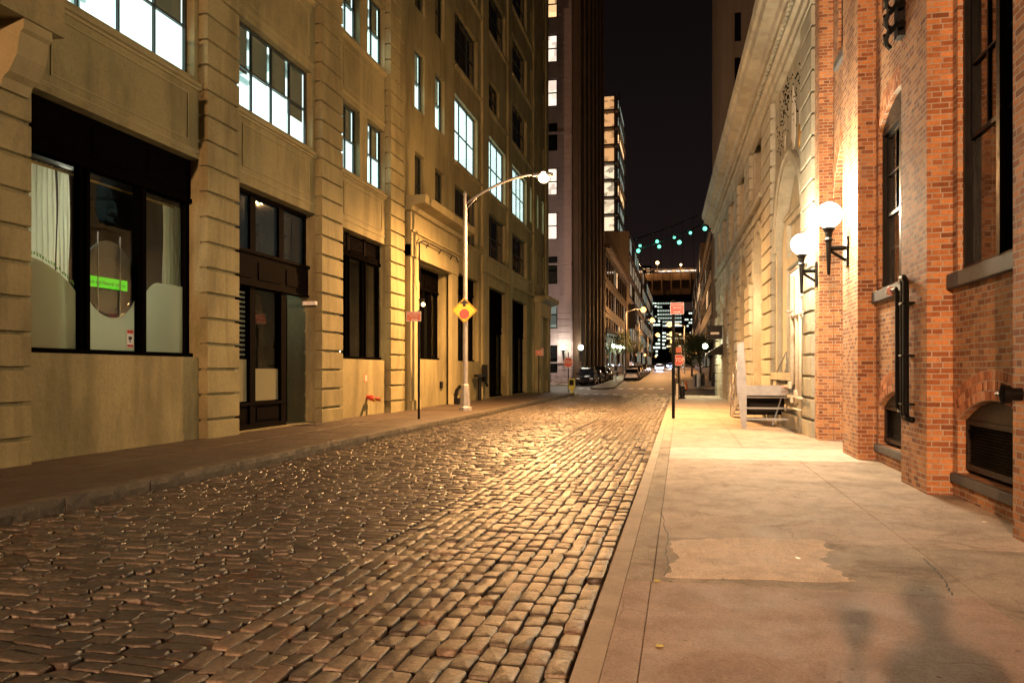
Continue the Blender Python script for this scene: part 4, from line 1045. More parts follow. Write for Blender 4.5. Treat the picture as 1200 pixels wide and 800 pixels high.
# corbelled cornice
mb = MB(FRt)
for k in range(5): mb.box(-3, 19.44, 12.6 + k * .12, 12.72 + k * .12 - .001, .002, .32 + k * .05)
mb.build('cornice', M['brick'], BB)
def voussoirs(fr, u0, u1, vs, rise, rings=2, bl=.20, w=0.0):
    c = (u0 + u1) / 2; a = (u1 - u0) / 2; rad = (a * a + rise * rise) / (2 * rise); cz = vs + rise - rad; t = math.asin(min(1, a / rad))
    mb = MB(fr); back = MB(fr)
    for r_ in range(rings):
        ra, rb = rad + r_ * (bl * .56) + .004, rad + (r_ + 1) * (bl * .56) - .008
        n = int(2 * t * rad / .072)
        for i in range(n):
            q0 = -t + 2 * t * i / n + .005 / rad; q1 = -t + 2 * t * (i + 1) / n - .006 / rad
            mb.prism([(c + ra * math.sin(q0), cz + ra * math.cos(q0)), (c + ra * math.sin(q1), cz + ra * math.cos(q1)), (c + rb * math.sin(q1), cz + rb * math.cos(q1)), (c + rb * math.sin(q0), cz + rb * math.cos(q0))], w - .05, w + .010 + random.uniform(0, .006))
    n = 20; ra, rb = rad - .002, rad + rings * bl * .56
    pts = [(c + ra * math.sin(-t + 2 * t * i / n), cz + ra * math.cos(-t + 2 * t * i / n)) for i in range(n + 1)] + [(c + rb * math.sin(t - 2 * t * i / n), cz + rb * math.cos(t - 2 * t * i / n)) for i in range(n + 1)]
    back.prism(pts, w + .001, w + .0045)
    return mb, back
def put_arch(par, *a, **k):
    m1, m2 = voussoirs(*a, **k); o = m1.build('brick_arch', M['voussoir'], par); m2.build('mortar_bed', M['mortar'], o)
def sash(par, fr, u0, u1, v0, v1, w, leaf=2, lights=2):
    """big timber sash window in black paint"""
    mb = MB(fr)
    bars(mb, u0 + .004, u1 - .004, v0 + .004, v1 - .004, w + .06, 1, 1, .07, .05, .14)
    vm = v0 + (v1 - v0) * .47; pw = (u1 - u0 - .14) / leaf
    for i in range(leaf):
        a = u0 + .07 + pw * i; b = a + pw
        bars(mb, a + .01, b - .01, vm - .03, v1 - .08, w, lights, 2, .055, .026, .05)
        bars(mb, a + .01, b - .01, v0 + .08, vm + .04, w - .055, lights, 2, .06, .026, .05)
        if i: mb.box(a - .05, a + .05, v0 + .07, v1 - .07, w - .1, w + .075)
    f = mb.build('window', M['black'], par)
    MB(fr).box(u0 + .03, u1 - .03, v0 + .03, v1 - .03, w - .035, w - .03).build('pane', M['cglass'], f)
    return f
for bi, (a, b) in enumerate(bayR):
    wa, wb = a + .12, b - .1
    # louvre in the basement arch
    mb = MB(FRt)
    mb.prism(arch(wa + .01, wb - .01, 1.06, 1.07, .25), -.20, -.10)
    mb.box(wa + .004, wa + .08, .46, 1.06, -.2, -.09); mb.box(wb - .08, wb - .004, .46, 1.06, -.2, -.09); mb.box(wa + .08, wb - .08, .46, .53, -.2, -.07); mb.box(wa + .08, wb - .08, 1.0, 1.06, -.2, -.08)
    mb.box(wa + .01, wb - .01, .46, 1.2, -.26, -.21)
    for k in range(13): 
        v = .535 + k * .036; mb.profile([(-.175, v + .022), (-.165, v + .028), (-.10, v + .006), (-.11, v)], wa + .08, wb - .08)
    mb.build('louvre', M['louvre'], BB)
    mb = MB(FRt); mb.box(wa - .08, wb + .08, .28, .398, -.3, .06); mb.build('sill', M['bluestone'], BB, bevel=.006)
    put_arch(BB, FRt, wa, wb, 1.05, .28, rings=3)
    # main window
    if bi < 3:
        sash(BB, FRt, wa, wb, 2.86, 6.35, -.12, 2, 2)
        mb = MB(FRt); mb.box(wa - .1, wb + .1, 6.35, 6.62, -.2, .02); mb.build('lintel', M['bluestone'], BB, bevel=.006)
    else:
        sash(BB, FRt, wa, wb, 3.02, 5.74, -.12, 2, 2)
        mb = MB(FRt); mb.prism(arch(wa + .01, wb - .01, 5.745, 5.75, .34), -.18, -.06); mb.build('window_head', M['black'], BB)
        put_arch(BB, FRt, wa, wb, 5.75, .35, rings=3)
    mb = MB(FRt); mb.box(wa - .12, wb + .12, 2.68 if bi < 3 else 2.84, 2.857 if bi < 3 else 3.017, -.2, .09); mb.build('sill', M['bluestone'], BB, bevel=.006)
    sash(BB, FRt, wa, wb, 7.7, 10.6, -.12, 2, 2)
    put_arch(BB, FRt, wa, wb, 10.6, .3, rings=3)
    dark_room(BB, FRt, wa - .1, wb + .1, 2.7, 6.5, -.30, 2.5)
    dark_room(BB, FRt, wa - .1, wb + .1, 7.6, 10.9, -.30, 2.5)
sash(BB, FRt, 17.2, 18.3, 8.35, 11.0, -.12, 1, 2); dark_room(BB, FRt, 17.1, 18.4, 8.2, 11.1, -.3, 2)
mb = MB(FRt); mb.box(17.05, 18.45, 8.18, 8.346, -.18, .08); mb.build('sill', M['bluestone'], BB, bevel=.006)
put_arch(BB, FRt, doorR[0], doorR[1], 5.5, 1.0, rings=3)
mb = MB(FRt); mb.box(doorR[0] + .004, doorR[1] - .004, KR, 3.0, -.54, -.48); mb.prism(arch(doorR[0] + .01, doorR[1] - .01, 3.0, 5.5, .97), -.54, -.5); dd = mb.build('door', M['black'], BB)
mb = MB(FRt); mb.box(17.7, 17.74, 1.0, 1.2, -.48, -.44); mb.build('handle', M['galv'], dd)
# black standpipes on the pier
sp = thing('standpipe', FRt(11.6, 1.5, .36), 'pair of black pipes bending out of the brick pier between two windows', 'pipe')
mb = MB(FRt); X = .40
mb.tube([(12.55, 2.80, .02), (12.55, 2.80, X - .02), (12.0, 2.80, X), (11.92, 2.72, X), (11.92, 1.16, X), (11.80, 1.08, X), (11.72, 1.08, X)], .032, 10)
for v in (2.2, 1.5): mb.tube([(11.92, v, X - .11), (11.92, v, X)], .02, 8)
mb.build('thin_pipe', M['black'], sp, smooth=True)
mb = MB(FRt)
for o_ in (0, .13):
    mb.tube([(12.0 + o_, 2.92, .30), (11.62 + o_ * .6, 2.92, X), (11.50 + o_, 2.84, X), (11.50 + o_, 1.10, X), (11.44 + o_, 1.02, X), (11.2 + o_, 1.02, X)], .040, 12)
for v in (2.55, 1.85, 1.2): mb.box(11.45, 11.69, v, v + .025, .302, X + .045)
mb.build('thick_pipe', M['black'], sp, smooth=True)
MB(FRt).lathe(FRt(12.3, 2.74, X), [(.03, 0), (.05, .02), (.05, .1), (.03, .12)], 10).build('valve', M['pipe_pink'], sp)
# black wrought ornament hanging on the upper pier, and hose caps near the picture's edge
mb = MB(FRt)
for k in range(26):
    a = k * .7; mb.tube([(12.0 + .22 * math.cos(a), 6.55 + .03 * k - .3, .42 + .1 * math.sin(a)), (12.0 + .26 * math.cos(a + .9), 6.62 + .03 * k - .3, .42 + .12 * math.sin(a + .9))], .035, 6)
mb.box(11.9, 12.1, 6.3, 6.9, .302, .40)
tag(mb.build('iron_ornament', M['black']), 'black twisted iron ornament fixed high on the brick pier', 'ornament')
fd = thing('fire_hose_cap', FRt(8.1, 1.45, .36), 'black hose connection cap on the brick pier at the right edge', 'fire hose inlet')
mb = MB(FRt)
mb.tube([(8.08, 1.44, .30), (8.08, 1.44, .40)], .06, 12); mb.tube([(8.08, 1.44, .40), (8.08, 1.44, .46)], .085, 14)
mb.build('cap', M['black'], fd)
mb = MB(FRt)
for k in range(3):
    a = k * 2.1; mb.tube([(8.08, 1.44, .47), (8.08 + .1 * math.cos(a), 1.44 + .1 * math.sin(a), .47)], .018, 6)
mb.build('lug', M['black'], fd)

# globe lamps on iron brackets
def globe_lamp(yy, zz, label):
    t = thing('globe_wall_lamp', FRt(yy, zz - .7, .30), label, 'wall lamp', 'white globe lamps on the brick building')
    mb = MB(FRt)
    mb.box(yy - .10, yy + .10, zz - .98, zz - .42, .302, .345)
    mb.tube([(yy, zz - .62, .34), (yy, zz - .62, .64)], .045, 10); mb.tube([(yy, zz - .85, .34), (yy, zz - .66, .62)], .03, 8)
    mb.build('bracket', M['black'], t, smooth=False)
    MB().lathe(FRt(yy, zz, .64), [(.012, -1.12), (.03, -1.10), (.036, -.9), (.055, -.5), (.08, -.46), (.055, -.42), (.075, -.32), (.12, -.25), (.09, -.22), (.02, -.21)], 14).build('stem', M['black'], t, smooth=False)
    g = MB().sphere(FRt(yy, zz, .64), .235, 24).build('globe', M['bulb_globe'], t, smooth=True)
    g.visible_shadow = True
    for s_ in (1,):
        point_light('globe_light', FRt(yy, zz + .05, 0.98), GLOBE_W, (1.0, .80, .52), .22, t)
    return t
globe_lamp(15.75, 4.56, 'nearer and higher looking glowing globe lamp on the brick pier')
globe_lamp(19.15, 4.55, 'farther glowing globe lamp at the corner where brick meets pale stone')

# ================================================================== RIGHT: PALE LIMESTONE BUILDING
Y0 = 19.5
th_ = math.atan(.0215)
FW = Fr((3.12, Y0, 0), (-math.sin(th_), math.cos(th_), 0), (-math.cos(th_), -math.sin(th_), 0))
def U(y): return (y - Y0) / math.cos(th_)
WB = thing('limestone_building', FW(17, 0, 0), 'pale limestone building with heavy cornice and a row of arches beside the brick one', 'building')
UE = U(54)
arc = [(29.4, 32.8), (34.9, 38.0), (39.8, 42.7), (44.2, 46.9), (48.4, 50.9)]
holes = [arch(U(21.35), U(26.2), 1.55, 5.35, 2.2), ]; deps = [.30]
for a, b in arc:
    holes.append(arch(U(a), U(b), KR - .08, 5.15, (b - a) / 2 * .985)); deps.append(.8)
for a, b in arc:
    holes.append(rect(U(a + .15), U(b - .15), 7.95, 10.5)); deps.append(.5)
mb = MB(FW); mb.facade(0.02, UE, 0, 11.0, holes, deps)
mb.quad((UE, 0, 0), (UE, 12, 0), (UE, 12, -14), (UE, 0, -14)); mb.quad((0.02, 0, 0), (0.02, 12, 0), (0.02, 12, -3), (0.02, 0, -3)); mb.quad((0, 12.2, .6), (UE, 12.2, .6), (UE, 12.2, -14), (0, 12.2, -14))
mb.quad((0.02, 0, -14), (UE, 0, -14), (UE, 12, -14), (0.02, 12, -14))
mb.build('wall', M['white'], WB)
# back panels of blind openings
mb = MB(FW); mb.box(U(21.2), U(26.4), 1.4, 7.7, -.34, -.30)
mb.box(U(21.35), U(26.2), 6.05, 6.25, -.299, -.2); mb.box(U(21.35), U(26.2), 6.25, 6.33, -.299, -.14)
mb.box(U(21.35), U(22.1), 1.56, 6.05, -.299, -.16); mb.box(U(25.3), U(26.2), 1.56, 6.05, -.299, -.16)
mb.box(U(22.1), U(25.3), 4.72, 5.0, -.299, -.14); mb.build('blind_arch_panel', M['white'], WB)
mb = MB(FW); mb.box(U(22.9), U(25.3), 2.62, 4.71, -.27, -.25); sh_ = mb.build('window', M['pipe_cream'], WB)
MB(FW).box(U(22.98), U(25.22), 3.02, 4.66, -.249, -.245).build('shade', M['room_shade'], sh_)
mb = MB(FW); mb.box(U(22.98), U(25.22), 2.96, 3.0, -.249, -.23); mb.build('shade_rail', M['black'], sh_)
mb = MB(FW); mb.box(U(21.2), U(26.4), 1.40, 1.62, -.1, .16); mb.box(U(21.0), U(26.6), KR - .05, .50, .003, .18); mb.box(U(21.3), U(22.0), .5, 1.40, .003, .10); mb.box(U(25.6), U(26.3), .5, 1.40, .003, .10); mb.build('sill', M['white'], WB)
# archivolt of the big blind arch
def ring(mb, u0, u1, vs, rise, t0, t1, w0, w1, n=24):
    c = (u0 + u1) / 2; a = (u1 - u0) / 2; rad = (a * a + rise * rise) / (2 * rise); cz = vs + rise - rad; t = math.asin(min(1, a / rad))
    pts = [(c + (rad + t0) * math.sin(-t + 2 * t * i / n), cz + (rad + t0) * math.cos(-t + 2 * t * i / n)) for i in range(n + 1)] + [(c + (rad + t1) * math.sin(t - 2 * t * i / n), cz + (rad + t1) * math.cos(t - 2 * t * i / n)) for i in range(n + 1)]
    for i in range(n):
        mb.prism([pts[i], pts[i + 1], pts[2 * n - i], pts[2 * n + 1 - i]], w0, w1)
mb = MB(FW); ring(mb, U(21.35), U(26.2), 5.35, 2.2, .0, .22, .002, .07); ring(mb, U(21.35), U(26.2), 5.35, 2.2, .22, .30, .002, .12); mb.build('archivolt', M['white'], WB)
for a, b in arc:
    mb = MB(FW); ring(mb, U(a), U(b), 5.15, (b - a) / 2 * .985, .05, .45, .002, .05); mb.build('archivolt', M['white'], WB)
# rough chipped render above the blind arch, with fresh white patches
mb = MB(FW); mb.box(U(21.3), U(26.3), 7.95, 10.1, .002, .012); mb.build('chipped_render', M['rough_render'], WB)
rs = random.Random(3)
def blob(mb, u, v, ru, rv, w0, w1):
    n = 14; mb.prism([(u + ru * math.cos(i * 2 * math.pi / n) * rs.uniform(.7, 1.1), v + rv * math.sin(i * 2 * math.pi / n) * rs.uniform(.7, 1.1)) for i in range(n)], w0, w1)
for q in ((22.9, 8.5, .35, 1.0), (21.8, 8.0, .18, .5), (24.4, 8.3, .1, .25)):
    mb = MB(FW); blob(mb, U(q[0]), *q[1:], .013, .022); mb.build('render_patch', M['white_patch'], WB)
mb = MB(FW)
for (cu, cv, nn) in ((24.3, 9.5, 70), (22.4, 9.2, 40), (25.2, 8.6, 30)):
    for _ in range(nn):
        u = U(cu) + rs.gauss(0, .45); v = cv + rs.gauss(0, .45); 
        if U(21.4) < u < U(26.2) and 8 < v < 10.05: mb.box(u, u + .05, v, v + .04, .0125, .026 + rs.uniform(0, .01))
mb.build('chipped_pits', M['black_wood'], WB)['kind'] = 'stuff'
o = thing('wall_plaque', FW(U(21.9), 7.6, .03), 'small round yellowed plaque on the pale wall above the blind arch', 'plaque')
mb = MB(FW); mb.prism([(U(21.75) + .16 * math.cos(i * math.pi / 10), 7.75 + .30 * math.sin(i * math.pi / 10)) for i in range(20)], .013, .07); mb.build('disc', M['gold'], o)
# rusticated quoins and piers
mb = MB(FW); rusticated(mb, U(19.6), U(21.1), KR - .1, 10.2, .001, .13, .52); mb.build('quoin', M['white'], WB)
mb = MB(FW); rusticated(mb, U(26.55), U(28.9), KR - .1, 10.2, .001, .16, .52); mb.build('quoin', M['white'], WB)
ends = [29.4] + [x for ab in arc for x in ab][1:] + [54]
gaps = [(32.8, 34.9), (38.0, 39.8), (42.7, 44.2), (46.9, 48.4), (50.9, 53.9)]
for a, b in gaps:
    mb = MB(FW); rusticated(mb, U(a + .12), U(b - .12), KR - .1, 5.1, .001, .16, .52, .05); mb.build('pier', M['white'], WB)
    mb = MB(FW); rusticated(mb, U(a + .02), U(b - .02), 7.9, 10.2, .001, .16, .46, .05); mb.build('upper_pier', M['white'], WB)
# banded spandrels above the arches
for a, b in gaps:
    mb = MB(FW)
    for k in range(4):
        v = 5.6 + k * .42; mb.box(U(a - .25 - .28 * k * .4), U(b + .25 + .1 * k), v, v + .36, .001, .07)
    mb.build('spandrel', M['white'], WB)
for q in ((7.25, 7.42, .13), (7.72, 7.9, .22)):
    mb = MB(FW); mb.box(U(28.9), U(53.9), q[0], q[1], .002, q[2]); mb.build('belt_course', M['white'], WB)
for k in range(11):
    mb = MB(FW); u = U(29.3 + k * 2.25); mb.box(u, u + 1.6, 7.46, 7.68, .002, .05); mb.build('raised_panel', M['white'], WB)
# cornice
mb = MB(FW)
mb.profile([(.002, 10.2), (.12, 10.22), (.12, 10.42), (.2, 10.5), (.2, 10.72), (.30, 10.78), (.34, 10.95), (.34, 11.12), (.48, 11.16), (.52, 11.34), (.82, 11.42), (.86, 11.66), (.95, 11.72), (.98, 11.98), (.002, 11.98)], .02, UE + .35)
mb.build('cornice', M['white'], WB)
mb = MB(FW); mb.box(.02, U(53.9), 10.245, 10.38, .121, .15); 
for k in range(115):
    u = .1 + k * .3
    if u < UE: mb.box(u, u + .15, 10.80, 10.94, .345, .42)
mb.build('dentil', M['white'], WB)
mb = MB(FW); mb.box(.02, U(27.2), 11.985, 13.3, .1, .5); mb.box(.02, U(27.3), 13.3, 13.5, .02, .62); mb.build('parapet', M['white'], WB)
# openings: dark doors/windows inside the arches
for i, (a, b) in enumerate(arc):
    mb = MB(FW); mb.prism(arch(U(a) + .01, U(b) - .01, KR, 5.15, (b - a) / 2 * .97), -.80, -.74)
    if i == 0:
        f = mb.build('arch_infill', M['pipe_cream'], WB)
        mb = MB(FW); mb.box(U(a) + .5, U(b) - 1.2, KR + .02, 5.3, -.739, -.70); mb.build('door', M['white'], WB)
        mb = MB(FW); mb.box(U(a) + .42, U(a) + .5, KR, 5.4, -.739, -.66); mb.box(U(b) - 1.2, U(b) - 1.12, KR, 5.4, -.739, -.66); mb.box(U(a) + .42, U(b) - 1.12, 5.3, 5.4, -.739, -.66); mb.build('door_frame', M['black_wood'], WB)
    else:
        f = mb.build('arch_window', M['black_wood'], WB)
        MB(FW).box(U(a) + .2, U(b) - .2, .9, 5.2, -.739, -.73).build('pane', M['dglass'], f)
    add_window(WB, FW, U(a + .15), U(b - .15), 7.95, 10.5, w=-.38, cols=3, rows=2, frame='black_wood')
# small bracket lamp by the first arch; globe lamp and hanging sign further along
o = thing('small_wall_lamp', FW(U(31.8), 3.5, -.3), 'small glowing lamp inside the first arch of the limestone building', 'wall lamp')
MB(FW).box(U(31.7), U(31.76), 3.1, 3.9, -.739, -.5).build('bracket', M['black'], o); MB().sphere(FW(U(31.7), 4.15, -.42), .075, 12).build('bulb', M['bulb_warm'], o)
point_light('small_lamp_light', FW(U(31.7), 4.2, -.2), 45, (1, .74, .42), .1, o)
o = thing('hanging_lamp', FW(U(50.5), 3.1, .9), 'bright round lamp on a bracket near the far end of the limestone building', 'wall lamp')
MB(FW).box(U(50.4), U(50.48), 3.45, 3.53, .16, 1.0).build('bracket', M['black'], o); MB().sphere(FW(U(50.45), 3.2, .95), .16, 14).build('bulb', M['bulb_cool'], o)
point_light('hanging_lamp_light', FW(U(50.45), 3.0, 1.15), 320, (1, .86, .5), .15, o)
o = thing('hanging_sign', FW(U(44), 3.6, .5), 'dark projecting shop sign hanging above the sidewalk by the arches', 'sign')
mb = MB(FW); mb.box(U(46.0), U(46.1), 3.45, 4.15, .25, 1.05); mb.build('board', M['black'], o)
mb = MB(FW); mb.prism([(0, 0), (0, 0), (0, 0)], 0, 0) if False else mb.box(U(45.985), U(45.999), 3.72, 3.84, .42, .88); mb.build('emblem', M['sign_white'], o)
mb = MB(FW); mb.box(U(46.02), U(46.08), 4.15, 4.22, .16, 1.1); mb.build('arm', M['black'], o)
o = thing('fabric_awning', FW(U(47), 2.7, .2), 'small dark awning over a far doorway of the limestone building', 'awning')
mb = MB(FW); mb.profile([(.17, 3.2), (.20, 3.2), (1.0, 2.72), (1.0, 2.62), (.17, 2.62)], U(46.6), U(49)); mb.build('canopy', M['banner'], o)
# cream gas pipes with valves
gp = thing('gas_pipe_cluster', FW(U(20.6), .6, .3), 'cluster of cream painted gas pipes and meters on the wall beside the brick corner', 'pipes')
mb = MB(FW)
def pp_(pts, r): mb.tube([(U(a), b, c) for a, b, c in pts], r, 10)
pp_([(21.6, 4.1, .24), (21.6, 1.35, .24), (21.9, 1.25, .26), (22.4, 1.25, .26)], .06)
pp_([(20.9, 3.9, .24), (20.9, .9, .24), (21.2, .8, .24)], .045)
pp_([(20.3, 3.4, .26), (20.3, .55, .26)], .04)
pp_([(20.0, 4.25, .22), (22.2, 4.25, .22)], .035); pp_([(20.0, 3.05, .26), (21.7, 3.05, .26)], .035); pp_([(20.0, 1.0, .28), (22.0, 1.0, .28)], .04); pp_([(20.0, .72, .3), (21.8, .72, .3)], .03)
mb.build('pipe', M['pipe_cream'], gp, smooth=True)
for a, b in ((21.6, 1.3), (21.2, .95), (20.6, 1.1)):
    mb = MB(FW); mb.box(U(a) - .07, U(a) + .07, b - .10, b + .09, .26, .36); mb.build('meter', M['pipe_cream'], gp, bevel=.02)
mb = MB()
for a, b in ((21.6, 3.2), (20.9, 3.05), (22.2, 1.25)):
    mb.lathe(FW(U(a), b, .33), [(.02, -.02), (.11, -.02), (.11, .02), (.02, .02)], 12)
mb.build('valve', M['pipe_pink'], gp)

# ================================================================== RIGHT: TALL BLOCK BEHIND THE CORNICE, AND THE DARK ROW BEYOND
def block(name, x0, x1, y0, y1, h, mat, label, cat='building', z0=0, group=None):
    t = thing(name, ((x0 + x1) / 2, y0, z0), label, cat, group)
    mb = MB(); mb.add([(x, y, z) for z in (z0 - 1, z0 + h) for y in (y0, y1) for x in (x0, x1)], [(0, 1, 3, 2), (4, 6, 7, 5), (0, 4, 5, 1), (2, 3, 7, 6), (0, 2, 6, 4), (1, 5, 7, 3)])
    mb.build('wall', mat, t); return t
TB = block('tall_building', 3.9, 17, 70, 92, 46, M['grid'], 'tall pale building with fluted vertical piers rising behind the limestone cornice', z0=0)
FT = Fr((3.9, 70, 0), (1, 0, 0), (0, -1, 0)); FT2 = Fr((3.9, 70, 0), (0, 1, 0), (-1, 0, 0))
for F_, n, st in ((FT, 11, 1.15), (FT2, 15, 1.45)):
    for k in range(n):
        mb = MB(F_); a = k * st + (0.05 if k else 0); mb.box(a, a + .55, 0, 45.5, .002, .28); mb.box(a + .14, a + .41, 0, 45, .28, .42); mb.build('pier', M['grid'], TB)
    for k in range(0, n - 1, 2):
        for j in range(11):
            mb = MB(F_); mb.box(k * st + .62, k * st + st - .02, 3 + j * 3.8, 5.4 + j * 3.8, .003, .05); mb.build('window', M['dglass'], TB)
ROWS = []
db = block('row_building', 3.6, 15, 96, 150, 16.5, M['darkfac'], 'dark building with an orange lit edge on the right beyond the trees', z0=grade(96))
ROWS.append(db); mb = MB(); mb.box(3.3, 3.62, 17.9, 18.4, 95.8, 150); mb.build('cornice', M['darkfac'], db)
db = block('row_building', 3.7, 14, 152, 260, 24, M['brown'], 'farther brown building on the right, almost hidden by the dark one', z0=grade(152)); ROWS.append(db)

# ================================================================== FAR LEFT BUILDINGS
PB = thing('corner_building', (-17, 77, 0), 'pinkish stone corner building with banded blocks and dark ribbed flank', 'building')
FP = Fr((-10.35, 77.2, 0), (-1, 0, 0), (0, -1, 0))     # faces the camera; u runs to the left
winP = []
for c in (1.42, 6.3, 10.5):
    for k in range(13):
        v = 1.5 + k * 4.35
        winP.append((c, c + 1.75, v, v + 2.7, k))
mb = MB(FP); mb.facade(0, 16, 0, 58, [rect(*q[:4]) if q[4] != 1 else arch(q[0], q[1], q[2], q[3] - .8, .8) for q in winP], .3)
mb.box(0, 16, 58, 59, -29, .6); mb.quad((0, 0, 0), (0, 58, 0), (0, 58, -29), (0, 0, -29)); mb.quad((16, 0, 0), (16, 58, 0), (16, 58, -29), (16, 0, -29))
mb.build('wall', M['pink'], PB)
for a, b in ((0.02, 1.38), (3.25, 6.25), (8.1, 10.4)):
    mb = MB(FP)
    for k in range(90):
        v = .5 + k * .62; mb.box(a, b, v + .05, v + .62, .001, .06)
    mb.build('banded_pier', M['pink'], PB)
for v, o_ in ((2.55, .16), (12.2, .35), (25, .3)):
    mb = MB(FP); mb.box(0, 12.4, v - .2 if o_ > .2 else v - .12, v, .061, .061 + o_); mb.build('belt_course', M['pink'], PB)
litP = {1: 'room_dim', 2: None, 3: 'room_peach', 4: 'room_peach', 5: None, 6: 'room_peach', 7: 'room_peach', 8: 'room_warm', 9: None, 10: 'room_dim'}
for (a, b, v0, v1, k) in winP:
    f = MB(FP); bars(f, a, b, v0, v1, -.1, 1, 2, .1, .09, .1); f = f.build('window', M['black_wood'], PB)
    lit = litP.get(k) if a < 2.5 else ('room_peach' if (k + int(a)) % 4 == 0 else None)
    MB(FP).box(a + .05, b - .05, v0 + .05, v1 - .05, -.25, -.22).build('pane', M[lit] if lit else M['dglass'], f)
# ribbed dark flank along the street
FPs = Fr((-10.35, 77.2, 0), (0, 1, 0), (1, 0, 0))
mb = MB(FPs); mb.box(.7, 28.9, 0, 57.9, .002, .05); mb.build('flank_wall', M['brown'], PB)
for k in range(7):
    mb = MB(FPs); a = .7 + k * 4.1; mb.box(a, a + 1.1, 0, 57.8, .051, .55); mb.box(a + .2, a + .9, 0, 57.6, .55, .75)
    mb.build('rib', M['brown'], PB)
    if k < 6:
        for j in range(12):
            mb = MB(FPs); mb.box(a + 1.4, a + 3.8, 2.6 + j * 4.4, 5.6 + j * 4.4, .051, .09); mb.build('window', M['dglass'], PB)
# globe lamps on its corner
for i, (x, y, z, lb) in enumerate(((-11.1, 76.6, 4.0, 'bright globe lamp on the front of the pinkish corner building'), (-9.55, 78.0, 4.0, 'second globe lamp just round the corner of the pinkish building'))):
    t = thing('globe_wall_lamp', (x, y, z - .6), lb, 'wall lamp', 'globe lamps on the corner building')
    MB().lathe((x, y, z), [(.02, -1.4), (.06, -1.1), (.1, -.5), (.16, -.3), (.05, -.26)], 10).build('stem', M['black'], t)
    MB().sphere((x, y, z), .26, 14).build('globe', M['bulb_cool'], t, smooth=True)
    mb = MB(); mb.tube([(x, y, z - .6), (x - (.6 if i else 0), y + (.6 if i == 0 else 0), z - .7)], .04, 8); mb.build('bracket', M['black'], t)
    point_light('globe_light', (x + (.0 if i == 0 else .5), y - .55, z), 110 if i == 0 else 90, (1, .9, .72), .25, t)
# next dark building, then the pale gridded one, then the glass tower
db = block('row_building', -24, -9.9, 108, 152, 18.0, M['darkfac'], 'low dark building with a lit cornice edge beyond the ribbed flank', z0=grade(108))
ROWS.insert(0, db); MB().box(-9.9, -9.2, 18.2, 18.9, 107.6, 152).build('cornice', M['brown'], db)
gb = block('gridded_building', -26, -9.6, 154, 290, 27, M['grid'], 'pale building with a grid of dim lit windows on the left beyond the dark row', z0=grade(154))
FG = Fr((-9.6, 154, grade(154)), (0, 1, 0), (1, 0, 0))
rs = random.Random(11)
for j in range(6):
    for i in range(15):
        a = 1 + i * 9
        f = MB(FG).box(a, a + 6.6, 2 + j * 4.2, 5 + j * 4.2, .003, .08).build('window', M['black_wood'], gb)
        MB(FG).box(a + .2, a + 6.4, 2.2 + j * 4.2, 4.8 + j * 4.2, .081, .09).build('pane', M[rs.choice(['room_faint', 'room_dim', 'room_faint', 'dglass'])], f)
bn = tag(MB().box(-9.4, -8.1, 9.5, 14.0, 148, 148.2).build('street_banner', M['banner']), 'black hanging banner on the wall of the low dark building', 'banner')
GT = thing('apartment_tower', (-19, 205, grade(205)), 'tall slim apartment tower with every balcony floor lit in warm light', 'building')
zb = grade(205)
MB().box(-20.1, -15.9, zb - 1, 72.5, 207, 232).build('wall', M['darkfac'], GT)
for k in range(15):
    v = 6 + k * 4.45
    s_ = MB().box(-20.4, -15.2, v, v + .45, 204.6, 236).build('floor_slab', M['grid'], GT)
    mb = MB(); mb.box(-20.0, -16.7, v + .5, v + 4.3, 206.6, 206.9); mb.build('lit_window', M['tower_warm'] if k > 10 else M['tower_pale'], GT)
    mb = MB(); mb.box(-15.88, -15.7, v + .9, v + 3.9, 209, 229); mb.build('side_window', M['room_dim'] if k % 3 else M['room_warm'], GT)
mb = MB()
for x in (-20.35, -16.55, -15.3): mb.box(x, x + .22, zb, 72.7, 204.5, 204.8)
mb.build('column', M['darkfac'], GT)

# ================================================================== BRIDGES AND SKYLINE
VD = thing('elevated_bridge', (0, 350, 0), 'dark elevated roadway deck crossing above the far end of the street', 'bridge')
MB().box(-60, 60, 34.5, 40.5, 348, 366).build('girder', M['brown'], VD)
MB().box(-60, 60, 40.5, 43.5, 346.5, 368).build('deck', M['brown'], VD)
mb = MB()
for k in range(31):
    x = -60 + k * 4; mb.box(x, x + .5, 34.6, 43.6, 346.2, 348)
mb.build('girder_rib', M['brown'], VD)
mb = MB(); mb.box(-60, 60, 45.2, 45.5, 346.4, 346.7)
for k in range(61): mb.box(-60 + k * 2, -59.85 + k * 2, 43.5, 45.2, 346.4, 346.6)
mb.build('railing', M['darkfac'], VD)
mb = MB(); mb.box(-9, 13, 44.1, 44.8, 346.9, 347.1); mb.build('passing_train', M['room_peach'], VD)
rs = random.Random(5)
for i, (x, z, mt) in enumerate(((-22.5, 47.6, 'bulb_warm'), (-9.5, 47.9, 'bulb_warm'), (.3, 46.8, 'bulb_warm'), (-16.5, 45.9, 'bulb_warm'))):
    t = thing('bridge_lamp', (x, 345.5, 43.5), ('leftmost glowing lamp on the elevated deck', 'brightest glowing lamp on the elevated deck left of the middle', 'rightmost glowing lamp on the elevated deck', 'small low glowing lamp between the two left deck lamps')[i], 'street lamp', 'lamps on the elevated deck')
    MB().tube([(x, 345.5, 43.4), (x, 345.5, z)], .1, 6).build('pole', M['darkfac'], t); MB().sphere((x, 345.2, z), .75 if i == 1 else .5, 10).build('bulb', M[mt], t); point_light('deck_light', (x, 343.8, z), 1300, (1, .5, .18), .4, t)
